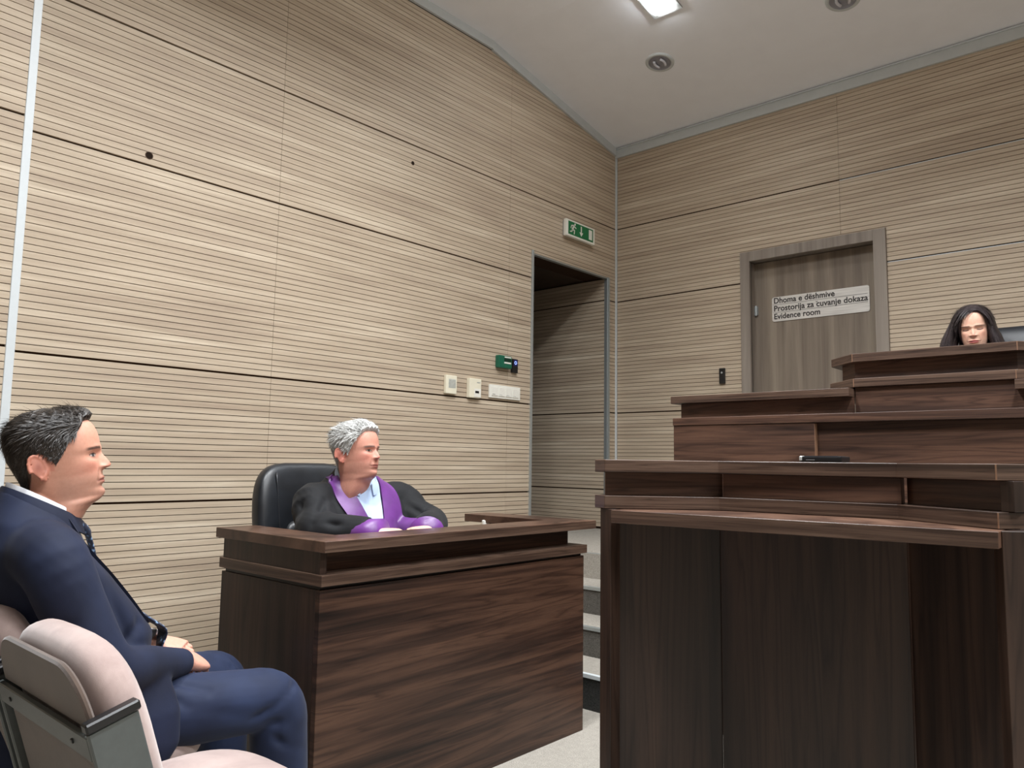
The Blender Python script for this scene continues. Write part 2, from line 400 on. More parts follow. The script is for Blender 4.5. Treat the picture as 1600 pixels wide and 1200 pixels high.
# ------------------------------------------------------------------ wall fittings
def on_left(name, label, cat, y0, y1, z0, z1, d, mat, part='housing', bev=0.006):
    t = thing(name, (0.0, (y0+y1)/2, z0), label, cat)
    MB().box(0.0005, d, y0, y1, z0, z1).build(part, mat, t, bevel=bev, seg=2); return t
t = on_left('sounder', 'cream wall sounder with grille left of the thermostat', 'sounder', -2.106, -2.004, 1.646, 1.774, 0.028, M_CREAM)
gp = MB().box(0.0281, 0.0286, -2.085, -2.015, 1.685, 1.75).build('grille_plate', plain('pale_grey', rgb(214, 214, 200), 0.5), t)
for i in range(6):
    MB().box(0.028, 0.030, -2.082, -2.018, 1.690+i*0.0095, 1.6945+i*0.0095).build('grille_bar', M_GREYP, gp)
t = on_left('thermostat', 'cream thermostat with small dark display beside the sounder', 'thermostat', -1.884, -1.765, 1.634, 1.772, 0.034, M_CREAM)
cp = MB().box(0.034, 0.0365, -1.838, -1.772, 1.64, 1.70).build('control_panel', M_WP, t, bevel=0.001)
MB().box(0.0365, 0.0375, -1.83, -1.792, 1.668, 1.684).build('display', M_BLACK, cp)
MB().box(0.034, 0.0352, -1.81, -1.778, 1.742, 1.748).build('logo_bar', M_GREYP, t)
t = on_left('switch_plate', 'white four-gang light switch plate right of the thermostat', 'switch', -1.658, -1.316, 1.651, 1.749, 0.014, M_WP, 'frame', 0.004)
for i in range(4):
    y = -1.637+i*0.0765
    rk = MB().box(0.014, 0.019, y, y+0.067, 1.667, 1.733).build('rocker', M_WP, t, bevel=0.002)
    MB().box(0.0188, 0.0195, y+0.006, y+0.036, 1.676, 1.679).build('indicator', M_GREYP if i else M_BLACK, rk)
t = on_left('call_point', 'green emergency door release box above the light switches', 'call point', -1.590, -1.446, 1.877, 1.972, 0.042, M_GREEN, 'housing', 0.010)
MB().box(0.042, 0.044, -1.53, -1.46, 1.955, 1.964).build('upper_label', M_WP, t)
MB().box(0.042, 0.0435, -1.535, -1.458, 1.927, 1.951).build('window', plain('dark_green', rgb(6, 48, 36), 0.2), t)
MB().box(0.042, 0.044, -1.535, -1.46, 1.912, 1.923).build('lower_label', M_WP, t)
t = on_left('access_reader', 'slim black access reader with blue light beside the green box', 'card reader', -1.418, -1.356, 1.856, 1.962, 0.022, M_BLACK, 'housing', 0.004)
MB().box(0.022, 0.0225, -1.405, -1.364, 1.908, 1.955).build('touch_pad', plain('reader_blue', rgb(24, 28, 90), 0.3), t)
ring = MB().tube([(0.0228, -1.385+0.011*math.cos(a), 1.932+0.011*math.sin(a)) for a in [2*math.pi*i/16 for i in range(17)]], 0.0018, 6); ring.build('light_ring', M_BLUELED, t)
t = thing('access_reader', (1.027, 0, 1.835), 'slim black access reader beside the evidence room door', 'card reader')
MB().box(1.003, 1.051, -0.02, -0.0005, 1.836, 1.962).build('housing', M_BLACK, t, bevel=0.004, seg=2)
MB().tube([(1.027, -0.0205, 1.925), (1.027, -0.022, 1.925)], 0.008, 12, upv=(1, 0, 0)).build('light_dot', M_GREYP, t)
# cable holes
M_HOLE = plain('hole_dark', rgb(40, 30, 24), 0.9, 0, 0.1)
def hole(y, z, r, label):
    t = thing('cable_hole', (0, y, z), label, 'hole')
    b = MB(); n = 20
    ring_o = [[(0.0012 if j else -0.008, y+rr*math.cos(2*math.pi*i/n), z+rr*math.sin(2*math.pi*i/n)) for i in range(n)] for j, rr in ((0, r), (1, r), (1, r*0.86), (0, r*0.86))]
    b.grid(ring_o, closed_v=True); b.build('rim', plain('hole_rim', rgb(92, 72, 56), 0.8), t)
    MB().tube([(-0.008, y, z), (0.0008, y, z)], r*0.88, n).build('recess', M_HOLE, t)
hole(-4.16, 2.682, 0.020, 'larger round cable hole in the slatted wall near the pale corner profile')
hole(-2.438, 3.177, 0.014, 'smaller cable hole high in the middle of the slatted wall')

# exit sign
ex = thing('exit_sign', (0, -0.6, 3.07), 'green and white emergency exit sign with running figure above the passage', 'sign')
ey0, ey1, ez0, ez1, ed = -0.800, -0.395, 3.062, 3.205, 0.045
MB().box(0.0, 0.02, ey0+0.01, ey1-0.01, ez0+0.01, ez1-0.01).build('backplate', M_GREYP, ex)
MB().box(0.015, ed, ey0, ey1, ez0, ez1).build('housing', M_WP, ex, bevel=0.003)
MB().box(ed, ed+0.002, ey0+0.028, ey1-0.028, ez0+0.018, ez1-0.014).build('green_panel', M_SIGNG, ex)
def pict(polys, name):
    b = MB(); X = ed+0.0022
    for p in polys:
        n = len(p); b.raw([(X, y, z) for y, z in p]+[(X+0.001, y, z) for y, z in p], [tuple(range(n))[::-1], tuple(range(n, 2*n))]+[(i, (i+1) % n, n+(i+1) % n, n+i) for i in range(n)])
    return b.build(name, M_WP, ex)
def cap(p, q, r0, r1=None):
    r1 = r1 or r0; a = math.atan2(q[1]-p[1], q[0]-p[0]); o = []
    for i in range(7): o.append((q[0]+r1*math.cos(a-math.pi/2+math.pi*i/6), q[1]+r1*math.sin(a-math.pi/2+math.pi*i/6)))
    for i in range(7): o.append((p[0]+r0*math.cos(a+math.pi/2+math.pi*i/6), p[1]+r0*math.sin(a+math.pi/2+math.pi*i/6)))
    return o
def cir(c, r, n=14): return [(c[0]+r*math.cos(2*math.pi*i/n), c[1]+r*math.sin(2*math.pi*i/n)) for i in range(n)]
oy, oz = ey0+0.095, ez0+0.072
L = lambda a, b: (oy+a, oz+b)
pict([cir(L(0.022, 0.042), 0.0095), cap(L(0.008, 0.026), L(-0.014, -0.006), 0.0105, 0.0095), cap(L(0.010, 0.026), L(0.034, 0.012), 0.005), cap(L(0.0, 0.03), L(-0.026, 0.024), 0.005),
      cap(L(-0.026, 0.024), L(-0.034, 0.004), 0.0045), cap(L(-0.012, -0.006), L(0.016, -0.012), 0.0065), cap(L(0.016, -0.012), L(0.010, -0.040), 0.0055), cap(L(-0.014, -0.006), L(-0.022, -0.026), 0.006), cap(L(-0.022, -0.026), L(-0.044, -0.030), 0.005)], 'running_figure')
ay = ey0+0.205
pict([[(ay-0.007, oz-0.012), (ay+0.007, oz-0.012), (ay+0.007, oz+0.045), (ay-0.007, oz+0.045)], [(ay-0.026, oz-0.008), (ay, oz-0.042), (ay+0.026, oz-0.008)]], 'arrow')
pict([[(ey1-0.092, ez0+0.032), (ey1-0.045, ez0+0.032), (ey1-0.045, ez1-0.026), (ey1-0.092, ez1-0.026)]], 'door_symbol')

# ------------------------------------------------------------------ ceiling lights
def slope_z(y): return ZC if y < YCR else ZC-(ZC-ZB)*(y-YCR)/(-YCR)
def ceiling_light(x0, x1, y0, y1, label, fr=0.045, group=None, mat=None):
    t = thing('ceiling_light', ((x0+x1)/2, (y0+y1)/2, slope_z((y0+y1)/2)), label, 'light', group)
    def hx(m, a, b, c, d, lo, hi):
        return m.hexa([(a, c, slope_z(c)-hi), (b, c, slope_z(c)-hi), (b, d, slope_z(d)-hi), (a, d, slope_z(d)-hi)], [(a, c, slope_z(c)-lo), (b, c, slope_z(c)-lo), (b, d, slope_z(d)-lo), (a, d, slope_z(d)-lo)])
    for q in ((x0, x1, y0, y0+fr), (x0, x1, y1-fr, y1), (x0, x0+fr, y0+fr, y1-fr), (x1-fr, x1, y0+fr, y1-fr)):
        hx(MB(), q[0], q[1], q[2], q[3], 0.0, 0.012).build('frame', M_GREYP, t)
    hx(MB(), x0+fr, x1-fr, y0+fr, y1-fr, 0.002, 0.024).build('diffuser', mat or M_LAMP, t)
    return t
ceiling_light(1.172, 1.390, -1.68, -1.272, 'bright rectangular ceiling light above the corner downlight', mat=M_LAMPS)
for x in (2.1, 4.1, 6.1):
    for y in (-3.2, -4.75):
        t = ceiling_light(x-0.15, x+0.15, y-0.42, y+0.42, 'long rectangular ceiling light over the public seating', group='ceiling lights over the seating')
        ld = bpy.data.lights.new('louvre_light', 'AREA'); ld.shape = 'RECTANGLE'; ld.size = 0.2; ld.size_y = 0.74; ld.energy = LAMP_W; ld.color = LAMP_COL; ld.spread = math.radians(146)
        lo = bpy.data.objects.new('louvre_light', ld); COL.objects.link(lo); lo.parent = t; lo.location = (0, 0, -0.046)
def downlight(x, y, label):
    z = slope_z(y); tl = math.atan2(-(ZC-ZB), -YCR); n = 32
    t = thing('downlight', (x, y, z), label, 'light')
    Rm = Matrix.Rotation(tl, 3, 'X')
    def P_(r, h, i): return Vector((x, y, z))+Rm @ Vector((r*math.cos(2*math.pi*i/n), r*math.sin(2*math.pi*i/n), h))
    MB().grid([[P_(r, h, i) for i in range(n)] for r, h in ((0.108, 0.0), (0.108, -0.006), (0.100, -0.012), (0.086, -0.012), (0.082, -0.002))], closed_v=True).build('rim', M_CORN, t, smooth=True)
    MB().grid([[P_(r, h, i) for i in range(n)] for r, h in ((0.083, -0.009), (0.076, -0.004), (0.066, -0.0025), (0.05, -0.0015), (0.02, -0.001), (0.001, -0.001))], closed_v=True).build('reflector', M_REFL, t, smooth=True)
    for s, a in ((-1, 0.5), (1, -0.4)):
        c = Vector((x, y, z)); p = []
        for i in range(7):
            q = Rm @ Vector((s*0.026+0.012*math.sin(i/6*math.pi)*s, -0.04+0.08*i/6, -0.012)); p.append(c+q)
        MB().tube(p, 0.010, 8).build('bulb', M_BULB, t, smooth=True)
M_REFL = plain('reflector_metal', rgb(150, 150, 158), 0.3, 0.25, 0.5, 20, 0.1)
M_BULB = plain('bulb_glass', rgb(214, 214, 222), 0.2, 0, 0.6)
downlight(0.966, -0.854, 'round recessed downlight near the back corner of the ceiling')
downlight(2.29, -0.80, 'round recessed downlight cut by the top edge of the picture')

# ------------------------------------------------------------------ witness desk (front face looks along +X)
wd = thing('witness_desk', (1.35, -3.54, 0), 'dark walnut witness desk with raised ledge, enclosing the man in the purple-trimmed robe', 'desk')
XF, YL, YR = 1.723, -4.248, -2.830
MB().box(XF-0.025, XF, YL, YR, 0.0, 0.765).build('front_panel', M_WH, wd, bevel=0.0012)
MB().box(1.097, XF-0.0255, YL, YL+0.025, 0.0, 0.765).build('side_panel', M_WV, wd, bevel=0.0012)
MB().box(1.097, XF-0.0255, YR-0.025, YR, 0.0, 0.765).build('side_panel', M_WV, wd, bevel=0.0012)
MB().prism([(1.11, YL+0.008), (XF-0.012, YL+0.008), (XF-0.012, YR-0.008), (1.11, YR-0.008), (1.11, YR-0.03), (XF-0.05, YR-0.03), (XF-0.05, YL+0.03), (1.11, YL+0.03)], 0.7655, 0.7772).build('shadow_gap', M_BLACK, wd)
MB().prism([(1.086, YL-0.006), (XF+0.015, YL-0.006), (XF+0.015, YR+0.006), (1.086, YR+0.006), (1.086, YR-0.15), (1.58, YR-0.15), (1.58, YL+0.15), (1.086, YL+0.15)], 0.7775, 0.8145).build('band', M_WE, wd, bevel=0.0015)
MB().box(1.635, 1.66, YL+0.027, YR-0.042, 0.815, 0.8845).build('front_fascia', M_WH, wd)
MB().box(1.105, XF-0.004, YL-0.001, YL+0.024, 0.815, 0.8845).build('side_fascia', M_WV, wd)
MB().box(1.14, XF-0.08, YR-0.04, YR-0.016, 0.815, 0.8845).build('side_fascia', M_WV, wd)
MB().prism([(1.058, YL-0.010), (1.748, YL-0.010), (1.753, YL-0.010), (1.753, -2.778), (1.066, -2.778), (1.066, -2.945), (1.585, -2.945), (1.585, YL+0.150), (1.058, YL+0.150)], 0.8855, 0.922).build('ledge', M_WT, wd, bevel=0.0015)
MB().box(1.10, 1.634, YL+0.03, YR-0.045, 0.835, 0.86).build('worktop', M_WT, wd)
# edge bands of the ledge
MB().box(1.7532, 1.7545, YL-0.009, -2.779, 0.8865, 0.9205).build('edge_band', M_WE, wd)
MB().tube([(1.20, -2.93, 0.865), (1.20, -2.93, 0.895)], 0.02, 16).tube([(1.20, -2.93, 0.895), (1.20, -2.93, 0.9)], [0.02, 0.012], 16).build('desk_socket', M_WP, wd, smooth=False)

# ------------------------------------------------------------------ judge's bench
jb = thing('judge_bench', (3.05, -2.2, 0), 'tiered dark walnut judges\' bench with stepped ledges in front of the evidence room door', 'bench')
fp = MB().box(1.972, 2.640, -2.450, -2.345, 0.0, 1.368).build('front_panel', M_WH2, jb, bevel=0.001)
MB().box(2.6405, 5.6, -2.420, -2.345, 0.0, 1.368).build('front_panel', M_WH2, jb, bevel=0.001)
MB().box(2.6402, 2.6417, -2.449, -2.4205, 0.3, 1.364).build('edge_strip', M_WSTRIP, fp)
MB().box(1.970, 5.6, -2.455, -1.95, 1.3685, 1.404).build('lower_ledge', M_WH2, jb, bevel=0.0015)
MB().box(1.974, 1.999, -2.344, -1.75, 0.625, 1.368).build('end_panel', M_WV, jb)
def mirror(p): return (6.12-p[0], p[1])
for mir in (False, True):
    q = (lambda p: mirror(p)) if mir else (lambda p: p)
    MB().prism([q(p) for p in ((1.955, -2.345), (2.766, -2.345), (2.766, -2.32), (1.98, -2.32), (1.98, -1.9), (1.955, -1.9))], 1.4045, 1.478).build('wing_fascia', M_WH2, jb)
    MB().prism([q(p) for p in ((1.925, -2.395), (2.766, -2.395), (2.766, -1.95), (1.925, -1.95))], 1.4785, 1.514).build('wing_ledge', M_WE, jb, bevel=0.0015)
MB().prism([(2.768, -2.318), (3.352, -2.318), (3.352, -2.1), (2.768, -2.1)], 1.4045, 1.520).build('centre_fascia', M_WH2, jb, bevel=0.001)
def oct_(x0, x1, yf, c, yb): return [(x0-c, yf+c), (x0, yf), (x1, yf), (x1+c, yf+c), (x1+c, yb), (x0-c, yb)]
MB().prism(oct_(2.768, 3.356, -2.335, 0.148, -1.75), 1.5205, 1.557).build('middle_ledge', M_WE, jb, bevel=0.0015)
MB().prism(oct_(2.712, 3.33, -2.135, 0.08, -1.72), 1.5575, 1.6465).build('upper_fascia', M_WH2, jb)
MB().prism(oct_(2.720, 3.340, -2.192, 0.138, -1.70), 1.647, 1.684).build('top_ledge', M_WE, jb, bevel=0.0015)
for x, y0, y1, z0, z1 in ((3.352, -2.3362, -2.3345, 1.522, 1.556), (3.340, -2.1932, -2.1915, 1.648, 1.683), (2.720, -2.1932, -2.1915, 1.648, 1.683), (2.768, -2.3362, -2.3345, 1.522, 1.556)):
    MB().box(x-0.0016, x+0.0016, y0, y1, z0, z1).build('corner_strip', M_WSTRIP, jb)

# ------------------------------------------------------------------ speaker's lectern
lt = thing('lectern', (3.05, -3.7, 0), 'dark walnut speaker\'s lectern with open knee space and angled back in the foreground', 'lectern')
ang = math.radians(4.0); LO = Vector((3.049, -3.8535)); U = Vector((math.cos(ang), math.sin(ang))); V_ = Vector((-math.sin(ang), math.cos(ang)))
def lw(u, v): p = LO+U*u+V_*v; return (p.x, p.y)
INNER = [(-0.507, 0.040), (-0.240, 0.236), (0.230, 0.252), (0.465, 0.068)]
def band():      # slab strip following the three-sided back
    outs = [(0.515, 0.118), (0.520, 0.16), (0.30, 0.41), (-0.31, 0.40), (-0.57, 0.13), (-0.561, 0.074)]
    return [lw(*p) for p in INNER+outs]
MB().prism(band(), 1.157, 1.194).build('top_ledge', M_WE, lt, bevel=0.0015)
MB().prism(band(), 1.052, 1.089).build('lower_ledge', M_WE, lt, bevel=0.0015)
def facet(p, q, t, z0, z1, name, mat, bev=0.001):
    p = Vector(p); q = Vector(q); d = (q-p).normalized(); n = Vector((-d.y, d.x))*t
    return MB().prism([lw(*p), lw(*q), lw(*(q+n)), lw(*(p+n))], z0, z1).build(name, mat, lt, bevel=bev)
facet((-0.530, 0.083), (-0.247, 0.283), 0.03, 1.0895, 1.1565, 'upper_fascia', M_WH2)
facet((-0.238, 0.262), (0.238, 0.262), 0.04, 1.0895, 1.1565, 'upper_fascia', M_WH2)
facet((0.247, 0.283), (0.500, 0.093), 0.03, 1.0895, 1.1565, 'upper_fascia', M_WH2)
facet((0.468, 0.098), (0.495, 0.078), 0.03, 1.0896, 1.1564, 'end_post', M_WV)
facet((-0.512, 0.070), (-0.249, 0.268), 0.03, 0.0, 1.0515, 'side_panel', M_WV)
facet((-0.247, 0.262), (0.247, 0.262), 0.03, 0.0, 1.0515, 'back_panel', M_WV)
facet((0.249, 0.268), (0.500, 0.070), 0.03, 0.0, 1.0515, 'side_panel', M_WV)
MB().prism([lw(*p) for p in ((-0.462, 0.0), (0.470, 0.0), (0.476, 0.088), (0.236, 0.261), (-0.236, 0.261), (-0.470, 0.088))], 1.0155, 1.0512).build('shelf', M_WT, lt, bevel=0.0015)
MB().prism([lw(*p) for p in ((-0.4615, -0.0012), (0.4695, -0.0012), (0.4695, -0.0001), (-0.4615, -0.0001))], 1.017, 1.050).build('shelf_edge', M_WE, lt)
facet((-0.530, 0.055), (-0.486, 0.040), 0.036, 0.0, 1.0510, 'front_stile', M_WV)
facet((0.474, 0.028), (0.560, 0.085), 0.036, 0.0, 1.0510, 'front_stile', M_WV)

for z0_, z1_ in ((1.0535, 1.0875), (1.1585, 1.1925)):
    x_, y_ = lw(0.465, 0.068); MB().box(x_-0.0015, x_+0.0015, y_-0.0022, y_-0.0002, z0_, z1_).build('corner_strip', M_WSTRIP, lt)
# device lying on the lectern
ph = thing('phone', (3.066, -3.56, 1.194), 'black smartphone with a pale end lying on the lectern\'s top ledge', 'phone')
MB().box(3.008, 3.122, -3.575, -3.505, 1.1945, 1.2105).build('body', M_BLACK, ph, bevel=0.004, seg=2)
MB().box(3.0065, 3.017, -3.576, -3.504, 1.1965, 1.2115).build('end_cap', M_GREYP, ph, bevel=0.003)
MB().box(3.02, 3.110, -3.572, -3.508, 1.2106, 1.2118).build('screen', plain('screen_glass', rgb(60, 64, 70), 0.1), ph)
MB().box(3.026, 3.05, -3.5757, -3.575, 1.2, 1.2012).build('button', M_GREYP, ph)

# ------------------------------------------------------------------ seats
def suede(name, a, b):
    k = NT(name); v = k.coords((1, 1, 1)); n = k.noise(v, 9, 5, 0.65, 0.6); n2 = k.noise(v, 900, 2, 0.5)
    k.col(k.ramp(n, [(0.3, rgb(*a)), (0.7, rgb(*b))])).set(0.9, 0, 0.15, 0.5); k.bump(n2, 0.25, 0.001); return k.m
M_SUEDE = suede('pink_suede', (152, 132, 127), (178, 158, 152))
M_SUEDEB = suede('brown_suede', (70, 57, 50), (92, 77, 68))
def soft_slab(b, origin, ax, ay, az, w, h, t, prof, n=28, m=20, sq=4.0, thick=None):
    """rounded cushion: superellipse outline in (ax, ay), bulging along az; prof(u,v) shifts along az"""
    O = Vector(origin); ax = Vector(ax); ay = Vector(ay); az = Vector(az)
    rows = []
    for i in range(m+1):
        ph_ = -math.pi/2+math.pi*i/m; c = abs(math.cos(ph_))**0.45; s_ = math.copysign(abs(math.sin(ph_))**0.7, math.sin(ph_)) if i not in (0, m) else math.copysign(1, ph_)
        c = max(c, 0.004)
        row = []
        for j in range(n):
            th = 2*math.pi*j/n; ct, st_ = math.cos(th), math.sin(th)
            e = 2.0/sq
            u = math.copysign(abs(ct)**e, ct)*c; v = math.copysign(abs(st_)**e, st_)*c
            row.append(O+ax*(u*w/2)+ay*(v*h/2)+az*(s_*t/2+prof(u, v)))
        rows.append(row)
    return b.grid(rows, closed_v=True, cap=True)
def public_seat(xc, label, first=True):
    t = thing('public_seat', (xc, -4.95, 0), label, 'chair', 'upholstered public seats')
    w = 0.50
    lean = math.radians(17); ay = Vector((0, -math.sin(lean), math.cos(lean))); az = Vector((0, math.cos(lean), math.sin(lean)))
    yb = -5.10; zb_ = 0.685
    b = MB(); soft_slab(b, Vector((xc, yb, zb_))-ay*0.065, (1, 0, 0), ay, az, w, 0.47, 0.106, lambda u, v: 0.0, 44, 22, 3.6)
    b.build('backrest', M_SUEDE, t, smooth=True)
    o = Vector((xc, yb, zb_))
    def pt(u, v, d): return o+Vector((1, 0, 0))*u+ay*v+az*d
    # flat rear shell panels above and below the metal bar
    def shell(v0, v1, uw, name):
        n_ = 12; outl = []
        if v1 > 0.05:
            outl = [(-uw, v0), (uw, v0), (uw, v1-0.10)]+[(uw-0.10+0.10*math.cos(a), v1-0.10+0.10*math.sin(a)) for a in [math.pi/2*i/n_ for i in range(1, n_+1)]]+[(-uw+0.10-0.10*math.sin(a), v1-0.10+0.10*math.cos(a)) for a in [math.pi/2*i/n_ for i in range(0, n_+1)]]
        else: outl = [(-uw, v0), (uw, v0), (uw, v1), (-uw, v1)]
        m_ = len(outl); vs = [pt(u, v, -0.061) for u, v in outl]+[pt(u, v, -0.048) for u, v in outl]
        MB().raw(vs, [tuple(range(m_)), tuple(range(m_, 2*m_))[::-1]]+[(i, (i+1) % m_, m_+(i+1) % m_, m_+i) for i in range(m_)]).build(name, M_SUEDEB, t, bevel=0.004)
    shell(0.045, 0.155, 0.232, 'upper_shell'); shell(-0.33, 0.0, 0.236, 'lower_shell')
    def bar(u0, u1, v0, v1, d0, d1, name, mat, bev=0.002, par=None):
        return MB().hexa([pt(u0, v0, d0), pt(u1, v0, d0), pt(u1, v1, d0), pt(u0, v1, d0)], [pt(u0, v0, d1), pt(u1, v0, d1), pt(u1, v1, d1), pt(u0, v1, d1)]).build(name, mat, par or t, bevel=bev)
    cb = bar(-0.245, 0.245, 0.0, 0.045, -0.074, -0.062, 'cross_bar', M_STEEL)
    for s_ in (-1, 1):
        sb = bar(s_*0.252-0.006, s_*0.252+0.006, -0.36, 0.055, -0.074, 0.012, 'side_bracket', M_STEEL, 0.003)
        bar(s_*0.252-0.012, s_*0.252+0.012, 0.055, 0.073, -0.076, 0.016, 'bracket_cap', M_BLACK, 0.003, sb)
        bar(s_*0.17-0.004, s_*0.17+0.004, 0.018, 0.026, -0.077, -0.0735, 'bolt', M_BLACK, 0.001, cb)
    b = MB(); soft_slab(b, (xc, -4.885, 0.420), (1, 0, 0), (0, 1, 0.05), (0, 0, 1), w-0.01, 0.52, 0.10, lambda u, v: -0.012*max(0, v)**3, 44, 20, 3.4)
    b.build('seat', M_SUEDE, t, smooth=True)
    MB().box(xc-0.2, xc+0.2, -5.08, -4.78, 0.355, 0.375).build('seat_pan', M_STEEL, t, bevel=0.003)
    for s_ in (-1, 1):
        MB().box(xc+s_*0.252-0.012, xc+s_*0.252+0.012, -5.13, -5.09, 0.30, 0.37).build('bracket_foot', M_STEEL, t)
    MB().box(xc-0.27, xc+0.27, -5.0, -4.94, 0.28, 0.354).build('beam', M_STEEL, t, bevel=0.003)
    for s_ in (-1, 1):
        MB().box(xc+s_*0.16-0.02, xc+s_*0.16+0.02, -4.99, -4.95, 0.02, 0.28).build('leg', M_STEEL, t, bevel=0.003)
        MB().box(xc+s_*0.16-0.025, xc+s_*0.16+0.025, -5.17, -4.77, 0.0, 0.02).build('foot_bar', M_STEEL, t, bevel=0.003)
    return t
public_seat(2.165, 'empty pink suede public seat with grey metal bar across its back, nearest the camera')
public_seat(1.610, 'pink suede public seat under the man in the navy suit')

def leather(name):
    k = NT(name); v = k.coords((1, 1, 1)); n = k.noise(v, 220, 3, 0.6); n2 = k.noise(v, 12, 3, 0.5)
    k.col(k.ramp(n2, [(0.3, rgb(20, 22, 26)), (0.7, rgb(32, 35, 40))])).set(0.38, 0, 0.5); k.bump(n, 0.12, 0.002); return k.m
M_LEATHER = leather('black_leather')
def office_chair(pos, face, zb, label, lift=0.0):
    """face: heading angle of the sitter; zb: floor height"""
    x, y = pos; c, s_ = math.cos(face), math.sin(face)
    F = Vector((c, s_, 0)); L_ = Vector((-s_, c, 0)); Z = Vector((0, 0, 1)); B = Vector((x, y, zb))
    t = thing('office_chair', tuple(B), label, 'chair')
    lean = math.radians(8); ay = (Z*math.cos(lean)-F*math.sin(lean)); az = (F*math.cos(lean)+Z*math.sin(lean))
    o = B-F*0.24+Z*(0.82+lift)
    b = MB(); soft_slab(b, o, L_, ay, az, 0.56, 0.70, 0.13, lambda u, v: 0.02*u*u-0.015*(1-u*u), 48, 26, 4.2); bk = b.build('backrest', M_LEATHER, t, smooth=True)
    b = MB(); soft_slab(b, o+az*0.045-ay*0.10, L_, ay, az, 0.34, 0.40, 0.09, lambda u, v: 0.0, 36, 18, 5); b.build('back_pad', M_LEATHER, t, smooth=True)
    for sx in (-0.19, 0.19):
        p = [o+L_*sx+ay*(-0.3+0.6*i/12)+az*(0.056+0.006*math.sin(i/12*math.pi)) for i in range(13)]
        MB().tube(p, 0.004, 6).build('seam', M_LEATHER, bk, smooth=True)
    b = MB(); soft_slab(b, B+Z*0.455+F*0.02, L_, F, Z, 0.54, 0.52, 0.12, lambda u, v: 0.0, 40, 18, 4); b.build('seat', M_LEATHER, t, smooth=True)
    for sx in (-1, 1):
        p0 = B+L_*sx*0.29
        af = MB().tube([p0-F*0.16+Z*0.46, p0-F*0.18+Z*0.60, p0-F*0.1+Z*0.66, p0+F*0.12+Z*0.66, p0+F*0.16+Z*0.60, p0+F*0.12+Z*0.46], 0.016, 8).build('arm_frame', M_BLACK, t, smooth=True)
        b = MB(); soft_slab(b, p0+Z*0.68-F*0.0, L_, F, Z, 0.055, 0.26, 0.035, lambda u, v: 0.0, 20, 10, 4); b.build('armrest', M_LEATHER, af, smooth=True)
    MB().tube([B+Z*0.10, B+Z*0.40], 0.028, 14).build('gas_column', M_BLACK, t, smooth=True)
    for i in range(5):
        a = face+2*math.pi*i/5; d = Vector((math.cos(a), math.sin(a), 0))
        ba = MB().tube([B+Z*0.11, B+d*0.28+Z*0.075], [0.026, 0.016], 8).build('base_arm', M_BLACK, t, smooth=True)
        MB().ellipsoid(B+d*0.28+Z*0.030, (0.026, 0.026, 0.03), 12, 8).build('castor', M_BLACK, ba, smooth=True)
    return t
office_chair((1.12, -3.715), math.radians(4), 0.0, 'black leather office chair behind the man in the purple-trimmed robe')
office_chair((3.13, -1.23), math.radians(-90), 0.70, 'black leather office chair behind the dark-haired judge at the bench', 0.075)
#@@PEOPLE
# ------------------------------------------------------------------ people: tools
def cub(x, xs, ys):
    """smooth (monotone-ish cubic) interpolation through a table"""
    xs = np.array(xs, float); ys = np.array(ys, float); o = np.argsort(xs); xs = xs[o]; ys = ys[o]
    d = np.gradient(ys, xs); x = np.clip(np.asarray(x, float), xs[0], xs[-1])
    i = np.clip(np.searchsorted(xs, x)-1, 0, len(xs)-2); h = xs[i+1]-xs[i]; t = (x-xs[i])/h
    return ((2*t**3-3*t**2+1)*ys[i]+(t**3-2*t**2+t)*h*d[i]+(-2*t**3+3*t**2)*ys[i+1]+(t**3-t**2)*h*d[i+1])
G = lambda a, s_: np.exp(-(a/s_)**2)
HT = [  # z, front, back, half width   (chin 0 .. crown 1, unit = head height)
    (1.000, 0.02, -0.06, 0.010), (0.992, 0.10, -0.16, 0.090), (0.97, 0.185, -0.245, 0.165), (0.92, 0.285, -0.345, 0.245), (0.85, 0.355, -0.41, 0.300), (0.75, 0.400, -0.445, 0.335),
    (0.65, 0.415, -0.455, 0.345), (0.55, 0.410, -0.445, 0.343), (0.50, 0.395, -0.43, 0.338), (0.42, 0.392, -0.405, 0.330), (0.35, 0.396, -0.38, 0.322), (0.28, 0.398, -0.36, 0.312),
    (0.22, 0.396, -0.345, 0.303), (0.14, 0.385, -0.335, 0.285), (0.08, 0.382, -0.33, 0.268), (0.03, 0.355, -0.33, 0.262), (0.0, 0.315, -0.33, 0.262), (-0.03, 0.255, -0.33, 0.262),
    (-0.08, 0.21, -0.335, 0.264), (-0.15, 0.185, -0.345, 0.266), (-0.25, 0.14, -0.35, 0.262), (-0.36, 0.06, -0.34, 0.24)]
